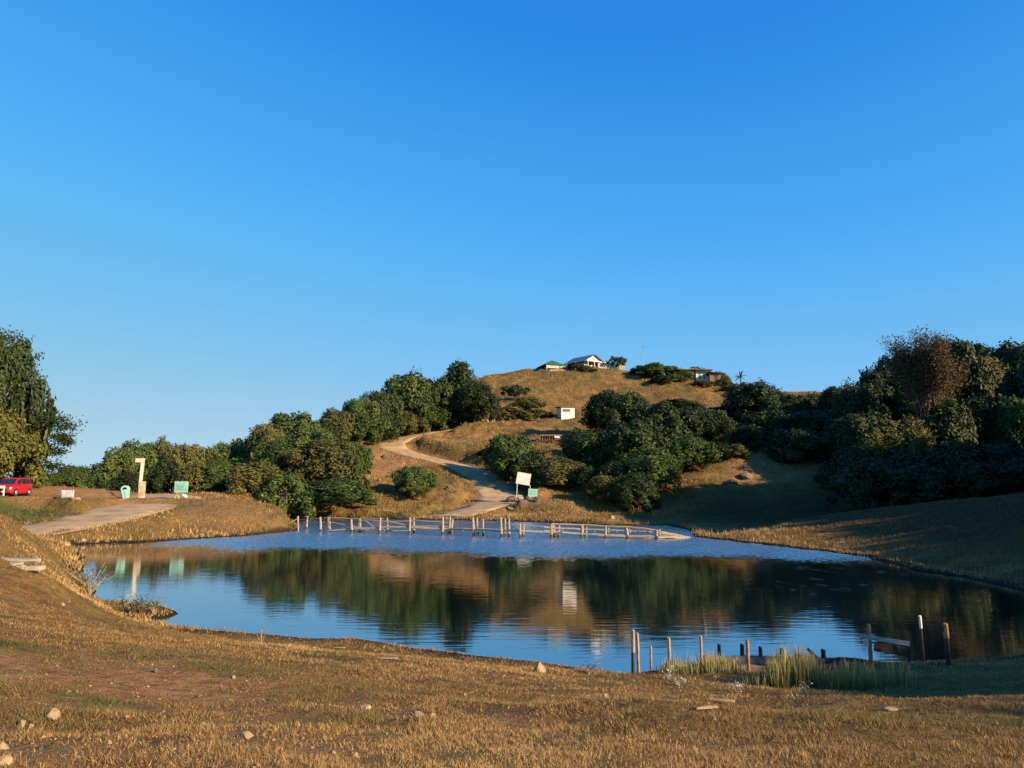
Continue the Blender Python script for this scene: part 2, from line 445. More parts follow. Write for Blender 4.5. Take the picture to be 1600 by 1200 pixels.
# away from the valley the land drops to the lowland
rr = np.hypot(XX, YY - 90)
ZZ = ZZ * (1 - sstep(190, 330, rr)) + (-60) * sstep(190, 330, rr)
ZZ = np.where((XX < -60) & (YY > 80), np.minimum(ZZ, ZZ - sstep(-60, -150, XX) * 0), ZZ)
bare_paths = [([(-90,1052),(60,1050),(200,1058),(330,1084)], 1.0, .8), ([(330,1084),(520,1104),(700,1118),(900,1132)], .38, .6), ([(-60,1090),(120,1098),(300,1108),(430,1135),(520,1180)], .35, .5),
              ([(-60,1170),(100,1185),(250,1200)], .8, .6)]
bare = np.zeros(XX.shape)
nz1 = fbm(XX / 1.3, YY / .8, 41, 4); nz2 = fbm(XX / 9, YY / 9, 44, 4)
for pl, hw, amt in bare_paths:
    pw = [tuple(PG(a, max(b, 1004)))[:2] if b <= 1200 else PG(a, 1199)[:2] for a, b in pl]
    m = YY < 30
    d, _ = seg_dist(XX[m], YY[m], pw)
    bare[m] = np.maximum(bare[m], (1 - sstep(hw * .45, hw * 1.5, d + (nz1[m] - .5) * 1.3)) * amt)
ds, _p = seg_dist(XX, YY, POND, True)
dhr, _p = seg_dist(XX, YY, hill_road); dlr, _p = seg_dist(XX, YY, left_road)
bare = np.maximum(bare, (1 - sstep(2.2, 4.6, dhr + (nz1 - .5) * 3)) * .9)
bare = np.maximum(bare, (1 - sstep(2.2, 3.6, dlr + (nz1 - .5) * 2)) * .6)
# bare red cut slopes on the lower hill, and the trodden spur left of the road
def blob(px, py, D, rx, ry, a):
    x, y, _z = W(px, py, D); return a * (1 - sstep(.5, 1.2, np.hypot((XX - x) / rx, (YY - y) / ry) + (nz2 - .5) * .8))
for b in [(585,725,112,7,7,.75),(660,782,98,5,4,.8),(820,793,93,6,4,.85),(720,680,132,8,5,.5),(350,795,62,7,4,.5),(700,775,100,3,3,.5),(880,672,140,9,3,.45),(1190,730,102,10,6,.6),(330,784,66,5,3,.7)]:
    bare = np.maximum(bare, blob(*b))
park = inside(XX, YY, [(-85, 58), (-38, 60.5), (-33, 65), (-28, 80), (-60, 86)])
bare = np.where(park, .9, bare)
green = np.clip(sstep(.52, .72, fbm(XX / 2.2, YY / 2.2, 51, 4)) * np.where(YY < 30, .25, .5), 0, 1)
def gblob(px, py, rx, ry, a):
    p = PG(px, py); return a * (1 - sstep(.5, 1.25, np.hypot((XX - p.x) / rx, (YY - p.y) / ry) + (nz1 - .5) * .5))
for g in [(145,1098,.5,.22,1),(15,1008,.5,.35,.8),(340,1048,.6,.4,.45),(520,1128,.6,.3,.5)]:
    green = np.maximum(green, gblob(*g))
for x0, y0, rx, ry, a_ in [(-38.5, 57.5, 5, 2.6, .95), (-33.5, 57.5, 3, 1.4, .6), (-46, 57, 8, 4, .9), (-29, 46, 2, 1.5, .5)]:
    green = np.maximum(green, a_ * (1 - sstep(.5, 1.25, np.hypot((XX - x0) / rx, (YY - y0) / ry) + (nz1 - .5) * .5)))
green = np.maximum(green, sstep(28, 44, YY) * sstep(.50, .7, nz2) * (ds > 3) * .35)
# deep shade of the right bank and valley, painted as darker ground colour
bank_shade = sstep(17, 26, XX + (nz2 - .5) * 8) * (1 - sstep(88, 100, YY)) * sstep(16, 22, YY)
wet_shade = np.maximum(1 - sstep(.25, .9, ds + (nz1 - .5) * .6), bank_shade * .8)  # damp rim at the waterline plus the painted bank shade
bare = bare * (1 - bank_shade)
zone = np.stack([bare, green, wet_shade], -1).reshape(-1, 3)
nx, ny = len(xs), len(ys)
idx = np.arange(nx * ny).reshape(ny, nx)
quads = np.stack([idx[:-1, :-1], idx[:-1, 1:], idx[1:, 1:], idx[1:, :-1]], -1).reshape(-1, 4)
V = np.stack([XX, YY, ZZ], -1).reshape(-1, 3)

def ground_mat():
    m = bpy.data.materials.new('ground'); t, p, o = nodes(m)
    a = t.nodes.new('ShaderNodeAttribute'); a.attribute_name = 'zone'
    s = t.nodes.new('ShaderNodeSeparateColor'); t.links.new(a.outputs['Color'], s.inputs[0])
    tc = t.nodes.new('ShaderNodeTexCoord')
    def noise(sc, det=8, rough=.6):
        n = t.nodes.new('ShaderNodeTexNoise'); n.inputs['Scale'].default_value = sc; n.inputs['Detail'].default_value = det; n.inputs['Roughness'].default_value = rough
        t.links.new(tc.outputs['Object'], n.inputs['Vector']); return n.outputs[0]
    def ramp(f, stops):
        r = t.nodes.new('ShaderNodeValToRGB'); el = r.color_ramp.elements
        while len(el) < len(stops): el.new(.5)
        for e, (q, c) in zip(el, stops): e.position = q; e.color = (*c, 1)
        t.links.new(f, r.inputs[0]); return r.outputs[0]
    def mix(f, c1, c2, mode='MIX'):
        x = t.nodes.new('ShaderNodeMixRGB'); x.blend_type = mode
        if hasattr(f, 'links'): t.links.new(f, x.inputs[0])
        else: x.inputs[0].default_value = f
        t.links.new(c1, x.inputs[1]); t.links.new(c2, x.inputs[2]); return x.outputs[0]
    dry = ramp(noise(.35, 10, .7), [(.30, (0.081, 0.052, 0.018)), (.45, (0.155, 0.092, 0.030)), (.60, (0.244, 0.141, 0.044)), (.75, (0.178, 0.118, 0.033))])
    fine = ramp(noise(5, 8, .75), [(.3, (0.407, 0.407, 0.370)), (.5, (1, 1, 1)), (.7, (1.25, 1.2, 1.1))])
    soil = ramp(noise(1.1, 10, .7), [(.3, (0.192, 0.092, 0.036)), (.5, (0.281, 0.148, 0.063)), (.7, (0.348, 0.207, 0.096))])
    grn = ramp(noise(1.5, 8, .7), [(.3, (0.044, 0.056, 0.013)), (.6, (0.096, 0.104, 0.026)), (.75, (0.148, 0.126, 0.037))])
    wet_shade_c = ramp(noise(3, 6), [(.3, (.016, .011, .006)), (.7, (.036, .026, .012))])  # near-black tone for the damp shore and the painted bank shade
    c = mix(s.outputs[1], dry, grn); c = mix(s.outputs[0], c, soil); c = mix(s.outputs[2], c, wet_shade_c)
    c = mix(1.0, c, fine, 'MULTIPLY')
    t.links.new(c, p.inputs['Base Color']); p.inputs['Roughness'].default_value = .95; p.inputs['Specular IOR Level'].default_value = .1
    b = t.nodes.new('ShaderNodeBump'); b.inputs['Strength'].default_value = .8; b.inputs['Distance'].default_value = .05
    t.links.new(noise(14, 8, .75), b.inputs['Height'])
    b2 = t.nodes.new('ShaderNodeBump'); b2.inputs['Strength'].default_value = .7; b2.inputs['Distance'].default_value = .35
    t.links.new(noise(1.6, 6, .7), b2.inputs['Height']); t.links.new(b.outputs[0], b2.inputs['Normal'])
    t.links.new(b2.outputs[0], p.inputs['Normal'])
    return m
M_ground = ground_mat()
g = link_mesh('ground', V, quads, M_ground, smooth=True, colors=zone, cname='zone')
tag(g, kind='structure')

# far lowland reaching the horizon
low = mat('lowland', (.10, .12, .06), (.05, .07, .035), scale=.002, rough=1, bump=0)
n = 72; vs = []; fs = []
radii = [150, 330, 900, 2500, 7000, 20000]
for k, r in enumerate(radii):
    for i in range(n):
        a = 2 * math.pi * i / n
        vs.append((r * math.cos(a), 90 + r * math.sin(a), -61 - (r > 400) * 60 - (r > 2000) * 120 + (random.uniform(-8, 8) if k > 1 else 0)))
for k in range(len(radii) - 1):
    for i in range(n):
        fs.append((k * n + i, (k + 1) * n + i, (k + 1) * n + (i + 1) % n, k * n + (i + 1) % n))
tag(link_mesh('lowland', vs, fs, low), kind='structure')

# ------------------------------------------------------------------ water
def water_mat():
    m = bpy.data.materials.new('pond_water'); t, p, o = nodes(m)
    p.inputs['Base Color'].default_value = (.004, .008, .010, 1)
    p.inputs['IOR'].default_value = 4.2
    p.inputs['Specular IOR Level'].default_value = .5
    tc = t.nodes.new('ShaderNodeTexCoord'); sx = t.nodes.new('ShaderNodeSeparateXYZ'); t.links.new(tc.outputs['Object'], sx.inputs[0])
    def mth(op, a, b=None, c=None, clamp=False):
        n = t.nodes.new('ShaderNodeMath'); n.operation = op; n.use_clamp = clamp
        for i, q in enumerate((a, b, c)):
            if q is None: continue
            if hasattr(q, 'links'): t.links.new(q, n.inputs[i])
            else: n.inputs[i].default_value = q
        return n.outputs[0]
    def noise(sc, det, mapscale):
        mp = t.nodes.new('ShaderNodeMapping'); mp.inputs['Scale'].default_value = mapscale; t.links.new(tc.outputs['Object'], mp.inputs[0])
        n = t.nodes.new('ShaderNodeTexNoise'); n.inputs['Scale'].default_value = sc; n.inputs['Detail'].default_value = det
        t.links.new(mp.outputs[0], n.inputs['Vector']); return n.outputs[0]
    t.links.new(mth('MULTIPLY_ADD', noise(.6, 2, (1, 1, 1)), .04, .04), p.inputs['Roughness'])
    b2 = t.nodes.new('ShaderNodeBump'); b2.inputs['Distance'].default_value = .02; b2.inputs['Strength'].default_value = .16
    t.links.new(noise(1.2, 2, (.6, 3.2, 1)), b2.inputs['Height'])
    t.links.new(b2.outputs[0], p.inputs['Normal'])
    p.inputs['Specular IOR Level'].default_value = 0
    gl = t.nodes.new('ShaderNodeBsdfGlossy'); gl.inputs['Color'].default_value = (.94, .97, 1, 1)
    fr = t.nodes.new('ShaderNodeFresnel'); fr.inputs['IOR'].default_value = 1.33
    mx = t.nodes.new('ShaderNodeMixShader')
    t.links.new(b2.outputs[0], gl.inputs['Normal']); t.links.new(b2.outputs[0], fr.inputs['Normal'])
    wa = t.nodes.new('ShaderNodeAttribute'); wa.attribute_name = 'tone'      # breeze strength stored on the sheet
    ws = t.nodes.new('ShaderNodeSeparateColor'); t.links.new(wa.outputs['Color'], ws.inputs[0])
    t.links.new(mth('MULTIPLY_ADD', ws.outputs[0], .20, .045), gl.inputs['Roughness'])
    t.links.new(mth('MULTIPLY_ADD', fr.outputs[0], .60, .40), mx.inputs[0])
    t.links.new(p.outputs[0], mx.inputs[1]); t.links.new(gl.outputs[0], mx.inputs[2]); t.links.new(mx.outputs[0], o.inputs[0])
    return m
def wind_mask(X, Y):
    """where the breeze ruffles the pond: the far part, ragged at its edge, and a few cat's paws on the right"""
    e = Y + .20 * X + (fbm(X * .25, Y * .15, 71, 4) - .5) * 7
    wnd = sstep(37.0, 47.0, e)
    calm = sstep(-31, -20, X + (fbm(X * .4, Y * .2, 73, 3) - .5) * 6)
    wnd = wnd * (.15 + .85 * calm)
    fine = fbm(X * 1.3, Y * .55, 75, 3)
    speck = fbm(X * 5, Y * 2.2, 81, 2)
    wnd = sstep(.22, .95, wnd * 1.15 + ((fine - .5) * .45 + (speck - .5) * .7) * (1.2 - wnd * .6)) * wnd
    pt = sstep(6, 11, X) * sstep(20, 25, Y) * sstep(.45, .62, fbm(X * .35, Y * .2, 77, 3)) * sstep(.50, .66, fbm(X * 2.2, Y * .9, 79, 3)) * (1 - sstep(18, 22, X))
    return np.maximum(wnd, pt * .30 * sstep(.3, .7, speck))
def expand(poly, d):
    out = []; n = len(poly)
    area = sum(poly[i][0] * poly[(i + 1) % n][1] - poly[(i + 1) % n][0] * poly[i][1] for i in range(n))
    s = 1 if area > 0 else -1
    for i in range(n):
        a = poly[i - 1]; b = poly[(i + 1) % n]
        tx, ty = b[0] - a[0], b[1] - a[1]; L = math.hypot(tx, ty) + 1e-9
        out.append((poly[i][0] + s * ty / L * d, poly[i][1] - s * tx / L * d))
    return out
# one fine sheet under the whole basin: the banks rise through it and cut the waterline
wp = expand(POND, .5)
wy = axis([(13, 22, .25), (22, 36, .16), (36, 64, .085), (64, 92, .15)]); wx = axis([(-48, 29, .09)])
wX, wY = np.meshgrid(wx, wy)
mk = inside(wX.ravel(), wY.ravel(), wp).reshape(wX.shape)
wm = wind_mask(wX, wY); _r = np.random.default_rng(5)
hgt = np.zeros(wX.shape)
NW = 36
for i in range(NW):
    lam = .24 * (.8 / .24) ** (_r.random() ** 1.2); th_ = R(200) + _r.normal(0, .9); k = 2 * np.pi / lam
    hgt += (.165 * math.sqrt(2) / (k * math.sqrt(NW))) * np.sin(k * (wX * math.cos(th_) + wY * math.sin(th_)) + _r.uniform(0, 6.28))
hgt *= wm
I_ = np.full(wX.shape, -1); I_[mk] = np.arange(mk.sum())
Q = np.stack([I_[:-1, :-1], I_[:-1, 1:], I_[1:, 1:], I_[1:, :-1]], -1).reshape(-1, 4); Q = Q[(Q >= 0).all(1)]
wob = link_mesh('water', np.stack([wX[mk], wY[mk], hgt[mk]], 1), Q, water_mat(), smooth=True, colors=wm[mk][:, None] * np.array([1, 0, 0])); tag(wob, kind='structure')

# ------------------------------------------------------------------ dirt roads
def road_mat():
    m = mat('dirt_road', (.46, .31, .155), (.27, .18, .09), scale=.7, rough=.95, bump=.5, bscale=9, dist=.03)
    return m
M_road = road_mat()
def road(name, line, rz, hw, tilt=0):
    vs = []; fs = []
    prof = [(-1.12, -.14), (-.97, .02), (-.6, .035), (-.25, .07), (.25, .07), (.6, .035), (.97, .02), (1.12, -.14)]
    n = len(line)
    for i, p in enumerate(line):
        a = line[max(i - 1, 0)]; b = line[min(i + 1, n - 1)]
        tx, ty = b[0] - a[0], b[1] - a[1]; L = math.hypot(tx, ty); nx_, ny_ = -ty / L, tx / L
        for s_, h_ in prof:
            ww = hw * (1 + .18 * (float(vnoise(p[0] * .5 + s_ * 40, p[1] * .5, 77)) - .5) * 2)
            vs.append((p[0] + nx_ * s_ * ww, p[1] + ny_ * s_ * ww, rz[i] + h_ + .02 + tilt * ny_ * s_ * ww * max(0, 1 - i / n) * 1.3))
    k = len(prof)
    for i in range(n - 1):
        for j in range(k - 1):
            fs.append((i * k + j, i * k + j + 1, (i + 1) * k + j + 1, (i + 1) * k + j))
    o = link_mesh(name, vs, fs, M_road, smooth=True); tag(o, kind='structure'); return o
road('hill_road', hill_road, HRZ, HR_W)
road('shore_road', left_road, LRZ, LR_W, LR_TILT)

# ------------------------------------------------------------------ grass
def blades(P, H, Wd, lean, tone, seed=0, bend=0.0):
    """one triangle per blade at points P"""
    r = np.random.default_rng(seed); n = len(P)
    an = r.uniform(0, 2 * np.pi, n); la = r.uniform(0, 2 * np.pi, n)
    side = np.stack([np.cos(an), np.sin(an), np.zeros(n)], 1) * (Wd / 2)[:, None]
    tip = np.stack([np.cos(la) * lean * H, np.sin(la) * lean * H, H], 1)
    Vv = np.empty((n, 3, 3)); Vv[:, 0] = P - side; Vv[:, 1] = P + side; Vv[:, 2] = P + tip
    Vv[:, :2, 2] -= .01
    c = np.zeros((n, 3, 3)); c[:, :, 0] = tone[:, None]
    return Vv.reshape(-1, 3), np.arange(n * 3).reshape(-1, 3), c.reshape(-1, 3)
M_blade = tone_mat('dry_grass', [(0, (0.083, 0.100, 0.024)), (.2, (0.142, 0.136, 0.035)), (.38, (0.142, 0.085, 0.033)), (.6, (0.277, 0.156, 0.052)), (.82, (0.413, 0.254, 0.094)), (1, (0.519, 0.366, 0.165))], rough=.7, transl=.2)
zb = bare.reshape(-1); zg = green.reshape(-1)
def grid_sample(arr, x, y):
    i = np.clip(np.searchsorted(ys, y) - 1, 0, ny - 2); j = np.clip(np.searchsorted(xs, x) - 1, 0, nx - 2)
    fy = np.clip((y - ys[i]) / (ys[i + 1] - ys[i]), 0, 1); fx = np.clip((x - xs[j]) / (xs[j + 1] - xs[j]), 0, 1)
    return (arr[i, j] * (1 - fx) + arr[i, j + 1] * fx) * (1 - fy) + (arr[i + 1, j] * (1 - fx) + arr[i + 1, j + 1] * fx) * fy
def scatter(n, D0, D1, u0, u1, seed, p=1.0):
    r = np.random.default_rng(seed)
    D = D0 * (D1 / D0) ** r.random(n)
    x = (u0 + (u1 - u0) * r.random(n)) * D
    return x, D, r
def grass(name, n, D0, D1, u0, u1, seed, hfun, wk, lean=.7, dens=None, mat_=None):
    x, y, r = scatter(n, D0, D1, u0, u1, seed)
    z = grid_sample(ZZ, x, y); b = grid_sample(bare, x, y); gr = grid_sample(green, x, y); dsh = grid_sample(ds, x, y)
    dr = np.minimum(grid_sample(dhr, x, y), grid_sample(dlr, x, y))
    cl = fbm(x * (3.2 if D0 < 10 else 1.7), y * (3.2 if D0 < 10 else 1.7), 61, 4); big = fbm(x / 4, y / 4, 63, 3)
    keep = (z > .04) & (dr > 2.4) & (r.random(len(x)) > b * 1.05) & (r.random(len(x)) < .12 + 1.3 * sstep(.36, .60, cl))
    if dens is not None: keep &= r.random(len(x)) < dens(x, y, dsh)
    x, y, z, gr, cl, big, dsh = [q[keep] for q in (x, y, z, gr, cl, big, dsh)]
    h = hfun(x, y, dsh, cl, r)
    tone = np.clip(r.normal(.60, .20, len(x)) + (big - .5) * .8 - gr * .55, 0, 1)
    dk = grid_sample(bank_shade, x, y); tone = tone * (1 - dk) + dk * np.clip(r.normal(.36, .04, len(x)), 0, 1); h = h * (1 - .5 * dk)  # blades turn brown and shorter where the bank shade is painted in
    V_, F_, C_ = blades(np.stack([x, y, z], 1), h, wk * (y ** .75) * r.uniform(.6, 1.4, len(x)), r.uniform(.2, 1, len(x)) * lean, tone, seed)
    o = link_mesh(name, V_, F_, mat_ or M_blade, colors=C_); tag(o, kind='stuff'); return o
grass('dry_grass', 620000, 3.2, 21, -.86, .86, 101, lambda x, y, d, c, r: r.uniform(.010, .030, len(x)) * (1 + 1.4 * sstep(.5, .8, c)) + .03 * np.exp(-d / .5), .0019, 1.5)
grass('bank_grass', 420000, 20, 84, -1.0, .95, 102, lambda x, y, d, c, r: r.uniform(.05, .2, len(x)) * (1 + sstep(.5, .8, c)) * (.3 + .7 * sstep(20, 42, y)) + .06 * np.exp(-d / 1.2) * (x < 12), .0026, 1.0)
grass('hillside_grass', 420000, 84, 205, -.75, .9, 103, lambda x, y, d, c, r: r.uniform(.08, .24, len(x)) * (1 + 1.2 * sstep(.5, .8, c)), .0030, .7)
# taller straw along the far shore, the left point and the left bank
grass('shore_straw', 160000, 44, 100, -.9, .4, 104, lambda x, y, d, c, r: r.uniform(.15, .42, len(x)), .0024, .5,
      dens=lambda x, y, d: (d < 4.5) * np.exp(-d / 1.8) * .9 + ((y > 78) & (d < 10)) * .8)
grass('green_verge_grass', 60000, 34, 56, -1.0, -.5, 105, lambda x, y, d, c, r: r.uniform(.1, .3, len(x)), .005, .8,
      dens=lambda x, y, d: 1.0 * (grid_sample(green, x, y) > .4))

# loose gravel and crumbs of soil on the bare ground
def gravel():
    r = np.random.default_rng(77); n = 14000
    D = 3.4 * (14 / 3.4) ** r.random(n); x = (r.random(n) * 1.5 - .85) * D
    b = grid_sample(bare, x, D); z = grid_sample(ZZ, x, D)
    k = (r.random(n) < .02 + b * .8) & (z > .2); x, D, z = x[k], D[k], z[k]; n = len(x)
    s_ = .004 + .009 * r.random(n) ** 5 * 2 * (D / 7) ** .3
    base = np.array([(1,0,0),(-1,0,0),(0,1,0),(0,-1,0),(0,0,1),(0,0,-1)], float)
    V_ = base[None] * (s_[:, None, None] * r.uniform(.6, 1.4, (n, 6, 1))) * np.array([1, 1, .7]) + np.stack([x, D, z + s_ * .2], 1)[:, None]
    f0 = np.array([(0,2,4),(2,1,4),(1,3,4),(3,0,4),(2,0,5),(1,2,5),(3,1,5),(0,3,5)])
    F_ = (f0[None] + (np.arange(n) * 6)[:, None, None]).reshape(-1, 3)
    c = np.repeat(r.random(n), 6)[:, None] * np.array([1, 0, 0])
    tag(link_mesh('gravel', V_.reshape(-1, 3), F_, tone_mat('gravel_stone', [(0, (.16, .09, .045)), (.5, (.24, .14, .07)), (1, (.36, .25, .14))], rough=.95), colors=c), kind='stuff')
gravel()
# ------------------------------------------------------------------ trees
def leafset(P, N, size, tone, r, aspect=.6, zs=1.0):
    """a quad leaf at each point, facing roughly along N"""
    n = len(P)
    N = N / (np.linalg.norm(N, axis=1, keepdims=True) + 1e-9)
    a = np.cross(N, r.normal(size=(n, 3))); a /= np.linalg.norm(a, axis=1, keepdims=True) + 1e-9
    b = np.cross(N, a)
    s = size * r.uniform(.6, 1.35, n)
    a = a * s[:, None]; b = b * (s * aspect)[:, None]
    a[:, 2] *= zs; b[:, 2] *= zs
    Vv = np.stack([P - a, P - b * .9 + a * .1, P + a, P + b * .9 + a * .1], 1)
    c = np.zeros((n, 4, 3)); c[:, :, 0] = tone[:, None]
    return Vv.reshape(-1, 3), np.arange(4 * n).reshape(-1, 4), c.reshape(-1, 3)
def crown_mesh(seed, kind):
    """unit crown: radius about 1, height 0..1 (x,y in -1..1)"""
    r = np.random.default_rng(seed)
    cfg = dict(round=(46, 330, .054, .16), bush=(36, 300, .058, 0), tall=(40, 290, .058, .08), open=(26, 170, .065, .30), fine=(75, 420, .032, .05), shrub=(26, 110, .10, 0), flat=(22, 150, .08, .45))[kind]
    nb, nl, ls, z0 = cfg
    # skeleton outline: radius as a function of height, lobed
    ph = r.uniform(0, 6.28, 4); am = r.uniform(.05, .22, 4)
    Ps, Ns, Ts = [], [], []
    for i in range(nb):
        t = (i + .5) / nb
        an = i * 2.39996 + r.uniform(-.5, .5)
        hh = t ** .85
        if kind in ('bush', 'shrub'): prof = math.sqrt(max(0, 1 - hh ** 2)) * .82 + .05
        elif kind == 'tall': prof = (math.sin(math.pi * min(1, hh * .9 + .1)) ** .6) * .75
        elif kind == 'flat': prof = .85 * math.sqrt(max(0, 1 - (hh - .3) ** 2 * 1.8))
        else: prof = math.sqrt(max(0, 1 - ((hh - .42) / .62) ** 2)) * .82 + .03
        lob = 1 + sum(a * math.sin((k + 2) * an + p) for k, (a, p) in enumerate(zip(am, ph)))
        rad = prof * lob * (r.uniform(.74, 1.14) if r.random() < .8 else r.uniform(.2, .7))
        br = r.uniform(.15, .37) * (1.0 if kind not in ('fine',) else .8)
        if kind == 'open': br *= .85
        c = np.array([math.cos(an) * rad, math.sin(an) * rad, z0 + (1 - z0) * (hh * .84 + .04 + r.normal(0, .035))])
        d = r.normal(size=(nl, 3)); d[:, 2] = d[:, 2] * .8 + .15; d /= np.linalg.norm(d, axis=1, keepdims=True)
        q = r.uniform(.35, 1.0, nl) ** .45
        q *= 1 + .18 * np.sin(d[:, 0] * 7 + i) * np.sin(d[:, 1] * 6 + d[:, 2] * 5)
        sc = np.array([br, br, br * .62])
        p = c + d * q[:, None] * sc
        out = p - np.array([0, 0, .35]); out /= np.linalg.norm(out, axis=1, keepdims=True)
        nn = d * .9 + out * .5 + r.normal(size=(nl, 3)) * .55 + np.array([0, 0, .25])
        base = r.uniform(.25, .72)
        Ps.append(p); Ns.append(nn); Ts.append(np.clip(base + r.normal(0, .12, nl) + .12 * (q - .8), 0, 1))
    # scattered twiggy leaves breaking the outline
    k = nb * nl // 14
    d = r.normal(size=(k, 3)); d[:, 2] = np.abs(d[:, 2]); d /= np.linalg.norm(d, axis=1, keepdims=True)
    p = d * np.array([.92, .92, .55]) * r.uniform(.85, 1.12, (k, 1)) + np.array([0, 0, .42]); p[:, 2] = np.clip(p[:, 2], z0, 1.04)
    Ps.append(p); Ns.append(d + r.normal(size=(k, 3)) * .6); Ts.append(r.uniform(.3, .8, k))
    # ragged sprigs reaching out of the crown
    for i in range(90 if kind != 'fine' else 150):
        c0 = Ps[r.integers(nb)]; q0 = c0[r.integers(len(c0))]
        d = np.array([q0[0], q0[1], (q0[2] - .35) * 1.4]) + r.normal(0, .25, 3); d /= np.linalg.norm(d) + 1e-9; d[2] = abs(d[2]) * .8
        m_ = 11; tt = np.linspace(0, 1, m_)[:, None]
        Ps.append(q0 + d * tt * r.uniform(.08, .24) * np.array([1, 1, .6]) + r.normal(0, .012, (m_, 3))); Ns.append(r.normal(size=(m_, 3)) + d * .4); Ts.append(np.full(m_, r.uniform(.35, .85)))
    P = np.concatenate(Ps); P[:, 2] = np.maximum(P[:, 2], .01)
    return leafset(P, np.concatenate(Ns), ls, np.concatenate(Ts), r, zs=.5)
def crown_obj(seed, kind):
    V_, F_, C_ = crown_mesh(seed, kind)
    o = link_mesh('crown', V_, F_, None, colors=C_); me = o.data
    bpy.data.objects.remove(o); return me
def trunk_mesh(seed, kind):
    r = random.Random(seed); b = MB()
    rad = .07 if kind in ('round', 'tall', 'fine') else .05
    nst = 1 if kind in ('round', 'tall', 'flat', 'fine') else 3
    for s in range(nst):
        ox = r.uniform(-.12, .12) * (nst > 1); oy = r.uniform(-.12, .12) * (nst > 1)
        pts = [(ox, oy, -.06)]; x, y = ox, oy
        for k in range(1, 6):
            x += r.uniform(-.05, .05) + ox * .5; y += r.uniform(-.05, .05) + oy * .5; pts.append((x, y, k * .15))
        b.tube(pts, [rad * (1 - .14 * k) for k in range(6)], 7)
        for k in (2, 3, 4, 4):
            an = r.uniform(0, 6.28); p = pts[k]; L = r.uniform(.35, .6)
            b.tube([p, (p[0] + math.cos(an) * L * .5, p[1] + math.sin(an) * L * .5, p[2] + .06), (p[0] + math.cos(an) * L, p[1] + math.sin(an) * L, p[2] + .17)],
                   [rad * .5, rad * .3, rad * .12], 5)
    o = b.build('trunk', None); me = o.data; bpy.data.objects.remove(o); return me
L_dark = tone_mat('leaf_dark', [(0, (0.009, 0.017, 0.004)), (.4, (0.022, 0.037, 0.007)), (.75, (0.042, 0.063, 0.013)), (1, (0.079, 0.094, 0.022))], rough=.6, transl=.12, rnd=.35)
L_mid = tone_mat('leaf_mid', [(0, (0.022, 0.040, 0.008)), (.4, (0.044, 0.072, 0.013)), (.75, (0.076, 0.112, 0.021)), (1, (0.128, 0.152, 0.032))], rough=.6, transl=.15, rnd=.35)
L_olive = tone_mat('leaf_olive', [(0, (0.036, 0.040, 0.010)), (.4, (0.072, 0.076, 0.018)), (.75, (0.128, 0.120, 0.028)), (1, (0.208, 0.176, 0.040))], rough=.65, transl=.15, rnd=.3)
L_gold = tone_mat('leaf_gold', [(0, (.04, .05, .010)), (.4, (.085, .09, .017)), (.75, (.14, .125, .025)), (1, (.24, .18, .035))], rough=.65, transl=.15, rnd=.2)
L_brown = tone_mat('leaf_brown', [(0, (.05, .032, .014)), (.4, (.085, .062, .026)), (.75, (.135, .10, .045)), (1, (.19, .15, .07))], rough=.8, transl=.1, rnd=.1)
M_bark = mat('bark', (.16, .12, .085), (.07, .055, .04), scale=4, rough=.95, bump=.6, stretch=(1, 1, .3))
M_palebark = mat('pale_bark', (.34, .29, .22), (.19, .15, .11), scale=4, rough=.95, bump=.5, stretch=(1, 1, .3))
PROTO = {}
def proto(kind, leaf, var):
    k = (kind, leaf.name, var)
    if k not in PROTO:
        base = {'round': 10, 'bush': 40, 'tall': 70, 'open': 100, 'fine': 130, 'shrub': 160, 'flat': 190}[kind]
        mk = (kind, var)
        if mk not in PROTO: PROTO[mk] = (crown_mesh(base + var, kind), trunk_mesh(base + var, kind))
        (V_, F_, C_), tm = PROTO[mk]
        o = link_mesh('crown', V_, F_, leaf, colors=C_); me = o.data; bpy.data.objects.remove(o)
        PROTO[k] = (me, tm)
    return PROTO[k]
NV = {'round': 5, 'bush': 4, 'tall': 3, 'open': 2, 'fine': 1, 'shrub': 3, 'flat': 1}
_tc = [0]
def tree(px, D, wpx, toppy, kind, leaf, label, group=None, name='tree', cat='tree', at=None, size=None, bark=None):
    i = _tc[0]; _tc[0] += 1; wpx *= 1.07
    me, tm = proto(kind, leaf, i % NV[kind])
    if at is None:
        g_ = G(px, D); wd = wpx / F * D * 1.02; h = max(ZP(toppy, D) - g_.z, wd * .22)
    else:
        g_ = Vector(at); wd, h = size
    t = empty(name, (g_.x, g_.y, g_.z - .05), (i * 2.17) % 6.28, label, cat, group)
    t.scale = (wd / 2, wd / 2 * (.9 + .2 * ((i * 37) % 10) / 10), h)
    c = bpy.data.objects.new('crown', me); COL.objects.link(c); c.parent = t
    if kind not in ('shrub',):
        if not tm.materials: tm.materials.append(bark or M_bark)
        k = bpy.data.objects.new('trunk', tm); COL.objects.link(k); k.parent = t
    return t
L_shade = tone_mat('leaf_shade', [(0, (.008, .016, .005)), (.4, (.019, .032, .007)), (.75, (.036, .055, .012)), (1, (.07, .085, .02))], rough=.6, transl=.1, rnd=.35)  # darker copy of the dark leaf: shade painted into the right woods
D_, M_, O_, Y_, B_ = L_dark, L_mid, L_olive, L_gold, L_brown
GW = 'trees and bushes along the left shore'
